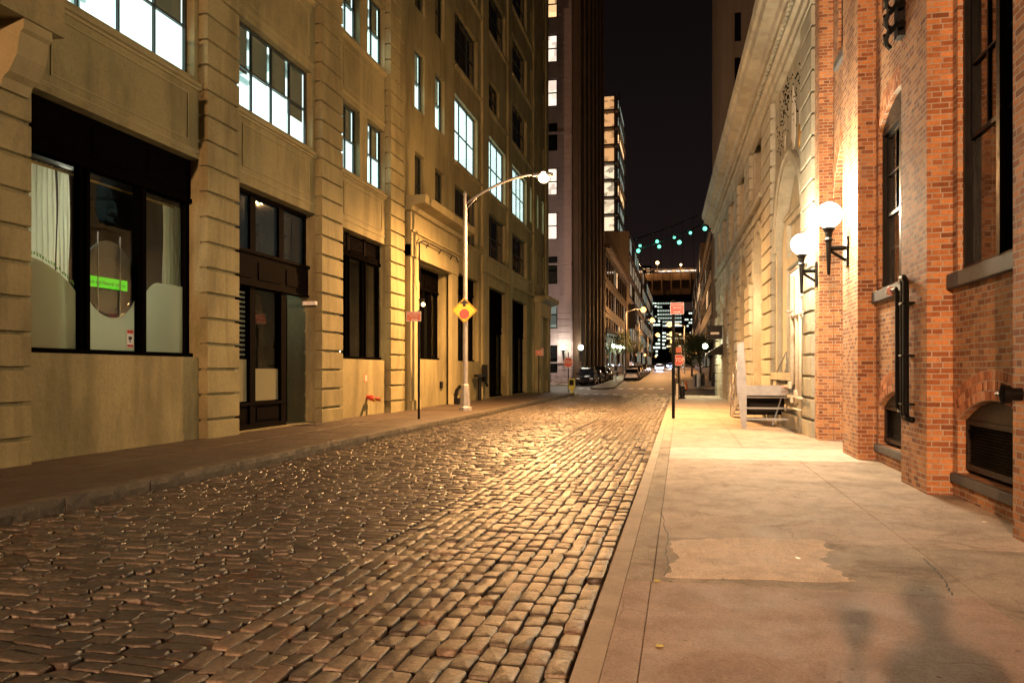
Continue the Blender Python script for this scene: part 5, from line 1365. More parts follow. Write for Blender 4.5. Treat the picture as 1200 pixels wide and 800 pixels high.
for i in range(10):
    x = -25 + i * 3.6
    o = MB().box(x, x + 1.6, 44.0 + rs.uniform(0, .5), 44.9, 346.7, 346.85).build('vehicle_light', M['room_warm'])
    tag(o, 'dim warm light strip of traffic on the elevated deck', 'vehicle light', 'traffic lights on the elevated deck')
# far buildings standing behind the deck, above it
# suspension cable with green lamps
SB = thing('suspension_bridge', (0, 620, 0), 'suspension bridge cables strung with green lamps in the night sky', 'bridge')
def cab(x, k): return 137 + (x + 52) * .215 + ((x + 52) ** 2) * .0016 + k
for k, yy in ((0, 620), (-5, 640)):
    mb = MB(); mb.tube([(x, yy, cab(x, k) - 38) for x in range(-75, 60, 5)], .45, 6); mb.build('cable', M['galv'], SB)
mb = MB()
for x in range(-70, 58, 8): mb.tube([(x, 620, cab(x, 0) - 38), (x, 620, 62)], .10, 4)
mb.build('hanger', M['darkfac'], SB)
MB().box(-120, 120, 56, 60, 618, 642).build('deck', M['darkfac'], SB)
gl = [(728, 282, 1.0), (731, 291, 1.1), (750, 288, 1.1), (748, 294, 1.6), (746, 302, 1.4), (770, 283, 1.3), (772.5, 289, 1.4), (790, 278, 1.2), (796, 284, 1.7), (809, 273, 1.2), (826, 268, 1.7)]
for px, py, r_ in gl:
    d = 628; rr = (px - 600) / FPX * d; x = rr * CY - d * SY; y = rr * SY + d * CY; z = CH + (435 - py) * d / FPX
    MB().sphere((x, y, z), r_, 10).build('cable_lamp', M['bulb_green'], SB)
# skyline: office towers with scattered lit windows
def tower(x0, x1, y0, h, dens, mat, label, fl=4.2, cw=2.6, seed=1, litmat='sky_lit_a'):
    t = block('office_tower', x0, x1, y0, y0 + 40, h, M['darkfac'], label, 'building', group='office towers on the skyline')
    rs = random.Random(seed); mb = MB()
    nrow = int(h / fl); z = 2
    for j in range(nrow):
        x = x0 + 1.0; run = rs.random() < .3; band = rs.random()
        while x < x1 - cw:
            p = dens * (1.9 if band > .62 else (.25 if band < .3 else .8))
            ln = cw * .8
            if rs.random() < p: mb.box(x, x + ln, z + j * fl, z + j * fl + fl * .42, y0 - .4, y0 - .1)
            x += cw
    o = mb.build('lit_window', M[litmat], t); o['kind'] = 'stuff'
    return t
tower(-58, -28, 1010, 106, .42, None, 'broad office tower at the left of the skyline with long lit floors', seed=2)
tower(-27, 4, 960, 99, .55, None, 'brightest office tower in the middle of the skyline', seed=5, fl=4.4, cw=2.8)
tower(-38, -20, 900, 60, .4, None, 'lower office block in front of the left towers', seed=8)
tower(5, 22, 1080, 82, .22, None, 'dim slim office tower right of the brightest one', seed=9)
tower(-15, 10, 860, 46, .3, None, 'low office block at the foot of the brightest tower', seed=12, litmat='sky_lit_b')
tower(-75, -59, 1100, 120, .4, None, 'narrow tall office tower at the far left of the skyline', seed=14)
tower(23, 48, 1150, 60, .15, None, 'nearly dark office block at the right of the skyline', seed=15)
tower(-72, -46, 1300, 172, .35, None, 'farthest tall tower whose top shows just above the elevated deck', seed=21, litmat='sky_lit_b')
mb = MB(); rs = random.Random(4)
for k in range(60):
    x = -200 + k * 7; mb.box(x, x + 7, -2, rs.uniform(14, 26), 700, 720)
o = mb.build('far_shore_building_mass', M['darkfac']); tag(o, 'dark low mass of far buildings under the skyline towers', 'far buildings', kind='stuff')

# ================================================================== STREET LAMPS
def street_lamp(x, y, label, aim=None, color=SODIUM, watts=SODIUM_W, head_h=8.85, arm=3.0, side=1, z0=KL, group='tall street lamps', mat='galv', bulb='bulb_sodium', br=.21, light=True):
    t = thing('street_lamp', (x, y, z0), label, 'street lamp', group)
    mb = MB(); mb.lathe((x, y, z0), [(.26, 0), (.25, .12), (.20, .16), (.165, .75), (.15, .95), (.11, 1.0)], 8); mb.build('base', M['galv'], t)
    mb = MB(); mb.tube([(x, y, z0 + .95), (x, y, 8.3)], [.095, .07], 14); mb.lathe((x, y, 8.28), [(.075, 0), (.085, .04), (.085, .1), (.02, .2)], 10); mb.build('pole', M[mat], t, smooth=False)
    mb = MB(); P = []
    for i in range(9):
        q = i / 8; P.append((x + side * (.05 + (arm - .35) * q), y, 8.0 + (head_h + .12 - 8.0) * math.sin(q * math.pi / 2) ** .9))
    mb.tube(P, [.045] * 8 + [.032], 10); mb.tube([(x, y, 7.75), (x + side * .45, y, 8.22)], .02, 6); mb.build('arm', M[mat], t, smooth=True)
    hx = x + side * arm
    h = MB(); n = 10
    prof = [(-.42, .05), (-.34, .11), (-.05, .16), (.18, .16), (.36, .09)]
    rings = [[Vector((hx + side * u, y + r_ * math.cos(k * 2 * math.pi / n), head_h + .10 + (r_ * .55) * math.sin(k * 2 * math.pi / n))) for k in range(n)] for u, r_ in prof]
    h.add([p for r_ in rings for p in r_], [(i * n + k, i * n + (k + 1) % n, (i + 1) * n + (k + 1) % n, (i + 1) * n + k) for i in range(len(prof) - 1) for k in range(n)] + [tuple(range(n)), tuple(range((len(prof) - 1) * n, len(prof) * n))])
    hd = h.build('lamp_head', M['galv'], t, smooth=True)
    MB().sphere((hx + side * .02, y, head_h + .0), br, 14).build('lens', M[bulb], hd, smooth=True)
    if light:
        point_light('sodium_light', (hx, y, head_h - .30), watts, color, .14 if aim is None else .24, t, spot=172 if aim is None else 118)
        sp_ = t.children[-1]; sp_.data.spot_blend = 0.85 if aim is None else 1.0
        if aim is not None: sp_.rotation_euler = (Vector(aim) - Vector((hx, y, head_h - .3))).to_track_quat('-Z', 'Y').to_euler()
        point_light('sodium_spill', (hx, y, head_h - .30), watts * (.6 if z0 < .1 else .055), color, .14, t)
    return t
street_lamp(-7.98, 29.2, 'tall galvanised street lamp with a curved arm glowing orange above the cobbles')
street_lamp(-7.9, -26.3, 'tall street lamp on the left sidewalk far behind the viewpoint', color=(1.0, .53, .27), watts=BACK_W, aim=(5.0, -2.0, 0), group=None)
for i, (hx, y, z, s_) in enumerate(((-5.0, 112, 10.2, 1), (-5.0, 148, 11.0, 1), (-5.4, 199, 10.6, 1), (-1.7, 131, 9.2, -1), (-1.7, 160, 9.0, -1), (-2.0, 205, 9.2, -1))):
    lb = ('first glowing lamp of the left row up the far street', 'second glowing lamp of the left row up the far street', 'third, lowest glowing lamp of the left row up the far street', 'highest glowing lamp of the right row up the far street', 'middle glowing lamp of the right row up the far street', 'lowest glowing lamp of the right row up the far street')[i]
    z0 = grade(y)
    t = thing('street_lamp', (hx - 2.4 * s_, y, z0), lb, 'street lamp', 'street lamps up the far street')
    x = hx - 2.4 * s_
    mb = MB(); mb.tube([(x, y, z0), (x, y, z - .2)], .09, 8); mb.build('pole', M['galv'], t)
    mb = MB(); mb.tube([(x, y, z - .3), (x + s_ * 1.2, y, z + .1), (hx, y, z + .1)], .045, 6); mb.build('arm', M['galv'], t)
    MB().sphere((hx, y, z), .26 + .0012 * y, 12).build('lens', M['bulb_far'], t, smooth=True)
    point_light('sodium_light', (hx, y, z - .6), 2400 if i in (0, 3) else 1800, (1, .48, .16), .2, t)
street_lamp(-13.2, 67.5, 'added unseen pale lamp behind the smooth loft building, lighting the pinkish corner building', watts=800, side=1, arm=1.5, z0=0.05, group=None, color=(1.0, .74, .60), bulb='bulb_cool', head_h=12.0)  # added out of sight to brighten the pinkish facade
# lamp at the crossing, its head hidden above the portal cornice line
street_lamp(3.0, 62.5, 'street lamp at the far side of the crossing behind the limestone corner', watts=3000, side=-1, arm=2.2, z0=0.05, group=None) if False else None

# ================================================================== SIGNS
def arrow(mb, u, v, l, d, h, w0, w1):
    mb.box(u - l / 2, u + l / 2, v - h / 5, v + h / 5, w0, w1)
    for s_ in ((1,) if d == 1 else (-1,) if d == -1 else (1, -1)):
        mb.prism([(u + s_ * l / 2, v - h / 2), (u + s_ * (l / 2 + h * .9), v), (u + s_ * l / 2, v + h / 2)], w0, w1)
def octagon(r_): return [(r_ * math.cos(math.pi / 8 + k * math.pi / 4), r_ * math.sin(math.pi / 8 + k * math.pi / 4)) for k in range(8)]
def panel_sign(par, x, y, z, wd, hg, mat, lines, arrow_dir, ang=0.0, lm='sign_white'):
    u = Vector((math.cos(ang), math.sin(ang), 0)); n = Vector((math.sin(ang), -math.cos(ang), 0))
    F_ = Fr((x, y, z), u, n)
    mb = MB(F_); mb.box(-wd / 2, wd / 2, -hg / 2, hg / 2, .0, .006); p = mb.build('sign_panel', M['sign_white'], par)
    mb = MB(F_); b = .012; mb.box(-wd / 2 + b, wd / 2 - b, -hg / 2 + b, hg / 2 - b, .006, .008); mb.build('red_field', M[mat], p)
    for tx, s_, vv in lines: lettering(tx, s_, M[lm], p, F_(0, vv, .0095), u, (0, 0, 1), sx=.95)
    if arrow_dir is not None:
        mb = MB(F_); arrow(mb, 0, -hg * .32, wd * .34, arrow_dir, .045, .008, .011); mb.build('arrow', M[lm], p)
def post_sign(x, y, z0, top, r_, zc, wd, hg, mat, label, arr, post='black', group=None):
    t = thing('parking_sign', (x, y, z0), label, 'street sign', group)
    MB().tube([(x, y, z0), (x, y, top)], r_, 10).build('post', M[post], t)
    return t
t = post_sign(-7.97, 23.69, KL, 3.55, .038, 0, 0, 0, '', 'wide faded red no standing sign on a thin black post on the left sidewalk', 0)
panel_sign(t, -8.12, 23.64, 3.36, .46, .30, 'sign_orange', [('NO STANDING', .062, .085), ('ANYTIME', .058, .01)], 1, .1)
t = post_sign(-.22, 26.83, KR, 4.0, .055, 0, 0, 0, '', 'bright red no parking sign high on a tall thick black post at the right kerb', 0)
panel_sign(t, -.10, 26.76, 3.72, .44, .38, 'sign_red', [('NO STANDING', .058, .11), ('ANYTIME', .066, .02)], 0, .05)
# diamond stop-ahead sign on the lamp post
t = thing('warning_sign', (-7.98, 29.08, 3.95), 'yellow diamond sign with black arrow and red octagon on the lamp post', 'warning sign')
an = .22; F_ = Fr((-7.98, 29.08, 3.95), (math.cos(an), math.sin(an), 0), (math.sin(an), -math.cos(an), 0)); h = .485
mb = MB(F_); mb.prism([(0, -h), (h, 0), (0, h), (-h, 0)], .0, .006); mb.build('sign_panel', M['sign_yellow'], t)
mb = MB(F_)
for (a, b) in (((0, -1), (1, 0)), ((1, 0), (0, 1)), ((0, 1), (-1, 0)), ((-1, 0), (0, -1))):
    o1, o2, i1, i2 = h * .95, h * .95, h * .90, h * .90
    mb.prism([(a[0] * o1, a[1] * o1), (b[0] * o1, b[1] * o1), (b[0] * i1, b[1] * i1), (a[0] * i1, a[1] * i1)], .006, .008)
mb.build('border', M['sign_black'], t)
mb = MB(F_); mb.box(-.055, .055, .15, .28, .006, .009); mb.prism([(-.17, .26), (.17, .26), (0, .41)], .006, .009); mb.build('arrow', M['sign_black'], t)
mb = MB(F_); mb.prism([(x, y - .13) for x, y in octagon(.195)], .006, .009); mb.build('red_octagon', M['sign_red'], t)
mb = MB(F_); mb.box(-.1, .1, -.3, -.27, -.09, .0); mb.box(-.1, .1, .2, .23, -.09, .0); mb.build('clamp', M['galv'], t)
# stop signs
def stop_sign(x, y, z0, zc, r_, label, ang=0.0, post='black'):
    t = thing('stop_sign', (x, y, z0), label, 'stop sign', 'stop signs at the crossing')
    F_ = Fr((x, y - .05, zc), (math.cos(ang), math.sin(ang), 0), (math.sin(ang), -math.cos(ang), 0))
    mb = MB(F_); mb.prism(octagon(r_), 0, .006); p = mb.build('sign_panel', M['sign_white'], t)
    mb = MB(F_); mb.prism(octagon(r_ * .93), .006, .009); mb.build('red_field', M['sign_red'], p)
    lettering('STOP', r_ * .92, M['sign_white'], p, F_(0, 0, .011), F_.u, (0, 0, 1), sx=.80)
    MB().tube([(x, y, z0), (x, y, zc + r_ + .35)], .035, 10).build('post', M[post], t)
    return t, F_
t, F_ = stop_sign(-.08, 44.76, KR, 2.27, .335, 'red stop sign with a small red plate above it on the right kerb')
mb = MB(F_); mb.box(-.15, .15, .40, .70, 0, .006); mb.build('small_plate', M['sign_orange'], t)
MB().tube([(-.16, 44.74, KR), (-.16, 44.74, .98)], .06, 12).build('post_sleeve', M['sign_white'], t)
t, F_ = stop_sign(-7.95, 57.47, .05, 2.3, .38, 'red stop sign on a dark post at the left corner of the crossing')
# newspaper box by it
nb = thing('newspaper_box', (-7.6, 56.8, .05), 'small yellow green newspaper box beside the left stop sign', 'newspaper box')
MB().box(-7.82, -7.38, .35, 1.15, 56.6, 57.0).build('cabinet', M['news'], nb, bevel=.02); MB().box(-7.76, -7.44, .65, 1.05, 56.585, 56.598).build('window', M['dglass'], nb)
MB().box(-7.70, -7.50, .05, .35, 56.7, 56.9).build('pedestal', M['news'], nb)
far_walk('left_corner_sidewalk', M['concrete_a'], [(-10.6, -7.0, 54.5), (-10.6, -7.3, 57.9), (-10.6, -9.0, 58.0)], h=.05)
# a portal sign post by the left building
t = thing('parking_sign', (-8.9, 50.5, KL), 'small orange red parking sign on a dark post near the far portal', 'street sign')
MB().tube([(-8.9, 50.5, KL), (-8.9, 50.5, 3.05)], .035, 8).build('post', M['black'], t)
panel_sign(t, -8.9, 50.44, 2.85, .40, .34, 'sign_orange', [('NO PARKING', .052, .06), ('ANYTIME', .052, -.03)], None, .15)

# ================================================================== METAL LOADING STAIR
ST = thing('loading_stair', (2.35, 24, KR), 'grey steel loading stair with sloping handrail on the right sidewalk', 'stair')
xa, xb, zp = 1.72, 2.98, 1.24
ya, yb, yf = 22.42, 24.0, 28.6
mb = MB(); mb.box(xa, xb, zp - .05, zp, ya + .05, yb); mb.build('platform', M['steel_paint'], ST)
mb = MB(); mb.box(xa - .02, xb + .02, zp - .24, zp + .03, ya - .02, ya + .05); mb.build('front_beam', M['galv'], ST)
mb = MB(); mb.add([(xa - .09, ya - .04, KR), (xa + .04, ya - .04, KR), (xa + .04, ya + .05, KR), (xa - .09, ya + .05, KR), (xa - .22, ya - .04, zp + .0), (xa + .04, ya - .04, zp), (xa + .04, ya + .05, zp), (xa - .22, ya + .05, zp), (xa - .20, ya - .04, 2.40), (xa - .04, ya - .04, 2.46), (xa - .04, ya + .05, 2.46), (xa - .20, ya + .05, 2.40)],
       [(0, 1, 2, 3), (0, 1, 5, 4), (1, 2, 6, 5), (2, 3, 7, 6), (3, 0, 4, 7), (4, 5, 9, 8), (5, 6, 10, 9), (6, 7, 11, 10), (7, 4, 8, 11), (8, 9, 10, 11)]); mb.build('tall_post', M['galv'], ST)
mb = MB(); mb.add([(xb + .14, ya - .03, KR), (xb + .24, ya - .03, KR), (xb + .24, ya + .05, KR), (xb + .14, ya + .05, KR), (xb - .04, ya - .03, zp + .06), (xb + .08, ya - .03, zp + .06), (xb + .08, ya + .05, zp + .06), (xb - .04, ya + .05, zp + .06)],
       [(0, 1, 2, 3), (0, 1, 5, 4), (1, 2, 6, 5), (2, 3, 7, 6), (3, 0, 4, 7), (4, 5, 6, 7)]); mb.build('short_post', M['galv'], ST)
FS = Fr((0, 0, 0), (0, 1, 0), (-1, 0, 0))
for x in (xa, xb - .04):
    mb = MB(FS); mb.prism([(yb - .1, zp + .02), (yb + .2, zp + .02), (yf, KR + .28), (yf, KR), (yf - .5, KR), (yb - .1, zp - .34)], -x, -x + .03 - .06); mb.build('stringer', M['steel_paint'], ST)
n = 6
for k in range(n):
    y = yb + .1 + (yf - yb - .5) * k / n; z = zp - (zp - KR) * (k + 1) / (n + .6)
    MB().box(xa + .03, xb - .05, z, z + .035, y, y + .55).build('tread', M['galv'], ST)
mb = MB()
for z in (.32, .62, .92): mb.box(xa + .02, xb + .1, z, z + .05, ya + .3, ya + .34)
mb.tube([(xa + .75, ya + .32, .18), (xb - .2, ya + .5, zp - .1)], .022, 6); mb.build('brace', M['steel_paint'], ST)
MB().box(xa + .04, xb - .06, .4, 1.15, yb - .02, yb + .0).build('skirt_plate', M['black'], ST)
mb = MB()
for dz in (0, -.42, -.84):
    mb.tube([(xa - .12, ya, 2.40 + dz * .9), (xa - .02, yb, 2.36 + dz * .9), (xa - .0, yf, 1.24 + dz * .85)], .026, 8)
for q in (0.0, .33, .66, 1.0):
    y = yb + (yf - yb) * q; zt = 2.36 + (1.24 - 2.36) * q; mb.tube([(xa - .01, y, zt), (xa, y, max(KR, zt - 1.14))], .028, 8)
mb.build('handrail', M['steel_paint'], ST, smooth=True)
mb = MB(); mb.tube([(xb, yb, 2.2), (xb, yf, 1.1)], .024, 8); mb.tube([(xb, yf, KR), (xb, yf, 1.1)], .024, 8); mb.tube([(xb, yb, zp), (xb, yb, 2.2)], .024, 8); mb.build('handrail', M['steel_paint'], ST, smooth=True)

# ================================================================== HYDRANT, BOLLARDS, PLANTER, CONE
hx, hy = .12, 46.2
t = thing('fire_hydrant', (hx, hy, KR), 'black fire hydrant with a pale silver dome on the right sidewalk', 'fire hydrant')
MB().lathe((hx, hy, KR), [(.19, 0), (.19, .06), (.13, .09), (.13, .60), (.17, .63), (.17, .70), (.13, .72)], 14).build('barrel', M['black'], t)
MB().lathe((hx, hy, KR + .72), [(.13, 0), (.12, .10), (.07, .17), (.03, .19), (.03, .25), (.01, .25)], 14).build('dome', M['galv'], t)
mb = MB(); mb.tube([(hx - .24, hy, .58), (hx + .24, hy, .58)], .055, 10); mb.tube([(hx, hy, .55), (hx, hy - .26, .55)], .07, 10); mb.build('outlet', M['black'], t)
for i, (x, y, m_) in enumerate(((1.15, 69.9, 'galv'), (1.55, 69.6, 'sign_white'))):
    z = grade(y) + .13
    o = MB().lathe((x, y, z), [(.11 + .06 * i, 0), (.11 + .06 * i, .95 + .1 * i), (.07, 1.08 + .1 * i), (.01, 1.1 + .1 * i)], 12).build('bollard', M[m_])
    tag(o, ('thinner grey bollard on the far right corner', 'thicker pale bollard on the far right corner')[i], 'bollard')
z = grade(72) + .13
for i in range(3):
    x = 2.1 + i * 1.0 - (.4 if i == 0 else 0); t = thing('planter', (x, 72, z), ('dark planter box nearest the bollards on the far corner', 'middle dark planter box on the far corner', 'dark planter box farthest right on the far corner')[i], 'planter', 'planters on the far corner')
    MB().box(x - .42, x + .42, z, z + .8, 71.6, 72.4).build('box', M['black'], t, bevel=.03)
    mb = MB(); rs = random.Random(i)
    for _ in range(160):
        c = Vector((x + rs.uniform(-.4, .4), 72 + rs.uniform(-.35, .35), z + .8 + abs(rs.gauss(0, .2)))); a = Vector((rs.gauss(0, 1), rs.gauss(0, 1), rs.gauss(0, 1))).normalized() * .09; b = a.orthogonal().normalized() * .05
        mb.add([c - a, c - b, c + a, c + b], [(0, 1, 2, 3)])
    mb.build('foliage', M['leaf'], t)
t = thing('traffic_cone', (.45, 67.3, grade(67.3)), 'orange cone at the far right kerb of the crossing', 'traffic cone')
MB().lathe((.45, 67.3, grade(67.3)), [(.19, .03), (.06, .75), (.05, .75)], 12).build('cone', M['orange_plastic'], t); MB().box(.22, .68, grade(67.3), grade(67.3) + .04, 67.07, 67.53).build('base', M['orange_plastic'], t)
# parking kiosk
x, y = -6.35, 81; z = grade(81) + .13
t = thing('parking_meter_kiosk', (x, y, z), 'pale parking notice cabinet on a post on the far left island', 'parking meter')
MB().tube([(x, y, z), (x, y, z + 1.2)], .05, 8).build('post', M['galv'], t); MB().box(x - .24, x + .24, z + 1.1, z + 1.85, y - .1, y + .1).build('cabinet', M['galv'], t, bevel=.02); MB().box(x - .17, x + .17, z + 1.2, z + 1.7, y - .115, y - .102).build('screen', M['dglass'], t)
# street name / traffic pole by the cars
for i, (x, y, h_) in enumerate(((-6.9, 104, 8.6), (-6.6, 190, 13))):
    o = MB().tube([(x, y, grade(y)), (x, y, grade(y) + h_)], [.13, .07], 10).build('utility_pole', M['galv']); tag(o, ('pale utility pole beside the parked black car', 'tall pale pole up the far street among the lamps')[i], 'pole')

# ================================================================== TREES
def tree(x, y, h, r_, label, seed, n=2600, group='small street trees past the crossing'):
    rs = random.Random(seed); z0 = grade(y) + .1
    t = thing('street_tree', (x, y, z0), label, 'tree', group)
    mb = MB(); mb.tube([(x, y, z0), (x + .05, y, z0 + h * .3), (x - .04, y + .05, z0 + h * .55)], [.13, .10, .07], 8)
    cl = []
    for k in range(9):
        a = rs.uniform(0, 6.28); q = rs.uniform(.25, .85); c = Vector((x + math.cos(a) * r_ * q, y + math.sin(a) * r_ * q, z0 + h * rs.uniform(.5, .95))); cl.append((c, r_ * rs.uniform(.28, .5)))
        mb.tube([(x, y, z0 + h * .45), ((x + c.x) / 2, (y + c.y) / 2, z0 + h * .52 + .2), tuple(c)], [.05, .035, .012], 5)
    mb.build('trunk', M['bark'], t)
    mb = MB()
    for _ in range(n):
        c0, cr_ = rs.choice(cl); v = Vector((rs.gauss(0, 1), rs.gauss(0, 1), rs.gauss(0, .8))).normalized() * cr_ * rs.random() ** .4
        c = c0 + v; a = Vector((rs.gauss(0, 1), rs.gauss(0, 1), rs.gauss(0, .6))).normalized() * .11; b = a.orthogonal().normalized() * .06
        mb.add([c - a, c - b, c + a, c + b], [(0, 1, 2, 3)])
    mb.build('crown', M['leaf'], t)
tree(1.9, 80, 4.6, 1.7, 'leafy dark tree standing on the far right corner behind the bollards', 3)
tree(3.2, 90, 5.2, 1.7, 'dark tree just right of and behind the corner tree', 4)
tree(1.5, 108, 5.6, 1.8, 'dark tree farther up the right side of the far street', 5, 1800)
tree(-8.6, 112, 6.4, 1.9, 'dark leafy tree above the parked cars on the far left', 6, 2600)
tree(-8.9, 128, 7.2, 2.1, 'dark tree behind the first one on the far left', 7, 1800)
tree(-8.4, 150, 7.5, 2.0, 'distant dark tree farther up the left side', 8, 1500)
tree(-.2, 150, 7.5, 2.0, 'distant dark tree farther up the right side', 9, 1500)

# ================================================================== CARS
def make_car(x, y, paint, label, suv=False, flip=False, cat='car', name='parked_car'):
    """rear towards -y; width 1.8"""
    t = thing(name, (0, 0, 0), label, cat, 'cars parked past the crossing')
    Lh = 2.25; W = .9; belt = .92 if not suv else 1.05; roof = 1.42 if not suv else 1.72
    # lower body: lofted sections along the car
    sec = [(-Lh, .62, .42, belt - .16), (-Lh + .08, .80, .30, belt - .02), (-Lh + .5, .88, .24, belt), (-.8, W, .22, belt + .02), (.6, W, .22, belt), (1.3, .88, .24, belt - .08), (Lh - .12, .80, .28, belt - .20), (Lh, .62, .40, belt - .32)]
    rings = []
    for yy, hw, z0_, z1_ in sec:
        rings.append([(-hw * .92, yy, z0_), (-hw, yy, z0_ + .15), (-hw, yy, (z0_ + z1_) / 2), (-hw * .95, yy, z1_ - .04), (-hw * .82, yy, z1_), (hw * .82, yy, z1_), (hw * .95, yy, z1_ - .04), (hw, yy, (z0_ + z1_) / 2), (hw, yy, z0_ + .15), (hw * .92, yy, z0_)])
    def loft(rings):
        mb = MB(); n = len(rings[0]); mb.add([p for r_ in rings for p in r_], [(i * n + k, i * n + (k + 1) % n, (i + 1) * n + (k + 1) % n, (i + 1) * n + k) for i in range(len(rings) - 1) for k in range(n)] + [tuple(range(n)), tuple(range((len(rings) - 1) * n, len(rings) * n))]); return mb
    loft(rings).build('body', M[paint], t, smooth=False, bevel=0)
    yr = -1.75 if not suv else -2.0; yrt = -1.05 if not suv else -1.80
    g = loft([[(-.78, yr, belt - .02), (-.74, yr + .02, belt + .02), (.74, yr + .02, belt + .02), (.78, yr, belt - .02)],
              [(-.80, yrt, belt - .02), (-.62, yrt, roof - .06), (.62, yrt, roof - .06), (.80, yrt, belt - .02)],
              [(-.80, .35, belt - .02), (-.63, .35, roof - .05), (.63, .35, roof - .05), (.80, .35, belt - .02)],
              [(-.78, 1.15, belt - .06), (-.72, 1.13, belt - .03), (.72, 1.13, belt - .03), (.78, 1.15, belt - .06)]])
    g.build('window', M['dglass'], t)
    r_ = loft([[(-.60, yrt - .05, roof - .07), (-.50, yrt - .05, roof - .03), (.50, yrt - .05, roof - .03), (.60, yrt - .05, roof - .07)], [(-.64, yrt + .3, roof - .05), (-.5, yrt + .3, roof), (.5, yrt + .3, roof), (.64, yrt + .3, roof - .05)], [(-.64, .3, roof - .055), (-.5, .3, roof - .01), (.5, .3, roof - .01), (.64, .3, roof - .055)], [(-.60, .5, roof - .12), (-.5, .5, roof - .10), (.5, .5, roof - .10), (.60, .5, roof - .12)]])
    r_.build('roof', M[paint], t)
    for sx_ in (-1, 1):
        for yy in (-1.35, 1.40):
            mb = MB(); mb.tube([(sx_ * .70, yy, .33), (sx_ * .92, yy, .33)], .33, 18); wh = mb.build('wheel', M['tyre'], t)
            mb = MB(); mb.tube([(sx_ * .921, yy, .33), (sx_ * .93, yy, .33)], .20, 14); mb.build('rim', M['chrome'], wh)
        mb = MB(); mb.box(sx_ * .50, sx_ * .80, belt - .26, belt - .12, -Lh - .0, -Lh + .12); mb.build('tail_light', M['tail'], t)
        mb = MB(); mb.box(sx_ * .46, sx_ * .76, belt - .42, belt - .28, Lh - .14, Lh + .01); mb.build('headlight', M['lens'], t)
        mb = MB(); mb.box(sx_ * .86, sx_ * 1.02, belt + .02, belt + .15, .72, .82); mb.build('wing_mirror', M[paint], t)
    MB().box(-.80, .80, .34, .50, -Lh - .04, -Lh + .06).build('bumper', M[paint], t, bevel=.02)
    MB().box(-.22, .22, .56, .70, -Lh - .02, -Lh + .0).build('licence_plate', M['sign_white'], t)
    t.location = (x, y, grade(y) + .005)
    if flip: t.rotation_euler = (0, 0, math.pi)
    sl = math.atan(.016); t.rotation_euler[0] = sl if not flip else -sl
    return t
cars = [(-5.55, 95.5, 'car_silver', 'silver saloon car, nearest of the parked row up the street', False), (-5.6, 102, 'car_black', 'black car parked right behind the silver one', True), (-5.7, 109, 'car_black', 'third car of the row up the street, dark', True),
        (-5.75, 116, 'car_brown', 'bronze car in the middle of the row up the street', False), (-5.8, 123.5, 'car_blue', 'dark blue car in the row up the street', True), (-5.9, 131, 'car_silver', 'pale car near the far end of the row', False), (-6.0, 139, 'car_black', 'last dark car of the row up the street', False)]
for x, y, p, lb, s_ in cars: make_car(x, y, p, lb, s_)
for x, y, p, lb, s_ in ((-8.75, 76.6, 'car_black', 'black car parked nearest beside the ribbed building', True), (-8.8, 83, 'car_green', 'dark green car, second beside the ribbed building', False), (-8.85, 89.4, 'car_black', 'third dark car beside the ribbed building', True), (-8.9, 96, 'car_brown', 'fourth car, bronze, beside the ribbed building', False)):
    make_car(x, y, p, lb, s_, flip=True)
# oncoming cars with their lamps on, far up the street
for i, (x, y) in enumerate(((-4.2, 168), (-2.6, 214))):
    t = make_car(x, y, 'car_blue' if i else 'car_silver', ('oncoming car with bluish head lamps far up the street', 'farthest oncoming car with lamps on up the street')[i], False, flip=True, name='oncoming_car')
    for s_ in (-.6, .6):
        o = MB().sphere((0, 0, 0), .17, 10).build('lit_headlamp', M['bulb_blue'], None); o.parent = t; o.location = (s_, 2.32, .62)
    pl_ = point_light('headlamp_light', (0, 0, 0), 900, (.75, .82, 1), .2); pl_.parent = t; pl_.location = (0, 3.6, .8)

rs = random.Random(31)
def row_windows(parent, F_, u0, n, st, wd, v0, rows, sv, hv, belts=True, dark='dglass'):
    for j in range(rows):
        for i in range(n):
            a = u0 + i * st; v = v0 + j * sv
            f = MB(F_).box(a, a + wd, v, v + hv, .003, .07).build('window', M['black_wood'], parent)
            m_ = rs.choice([dark] * 6 + ['room_faint', 'room_faint', 'room_warm']) if j else rs.choice([dark, 'room_faint', 'room_warm', 'room_dim'])
            MB(F_).box(a + .1, a + wd - .1, v + .1, v + hv - .1, .071, .085).build('pane', M[m_], f)
    for j in range(rows + 1 if belts else 0):
        MB(F_).box(u0 - 1, u0 + n * st, v0 - .9 + j * sv, v0 - .65 + j * sv, .003, .10).build('belt_course', M['darkfac'], parent)
row_windows(ROWS[0], Fr((-9.9, 108, grade(108)), (0, 1, 0), (1, 0, 0)), 1.5, 10, 4.2, 2.2, 1.6, 4, 4.1, 2.6)
row_windows(ROWS[1], Fr((3.6, 96, grade(96)), (0, 1, 0), (-1, 0, 0)), 1.5, 12, 4.4, 2.0, 1.6, 4, 3.9, 2.2, False, 'dark_int')
row_windows(ROWS[2], Fr((3.7, 152, grade(152)), (0, 1, 0), (-1, 0, 0)), 2, 14, 7.4, 3.4, 1.8, 5, 4.3, 2.3, False, 'dark_int')
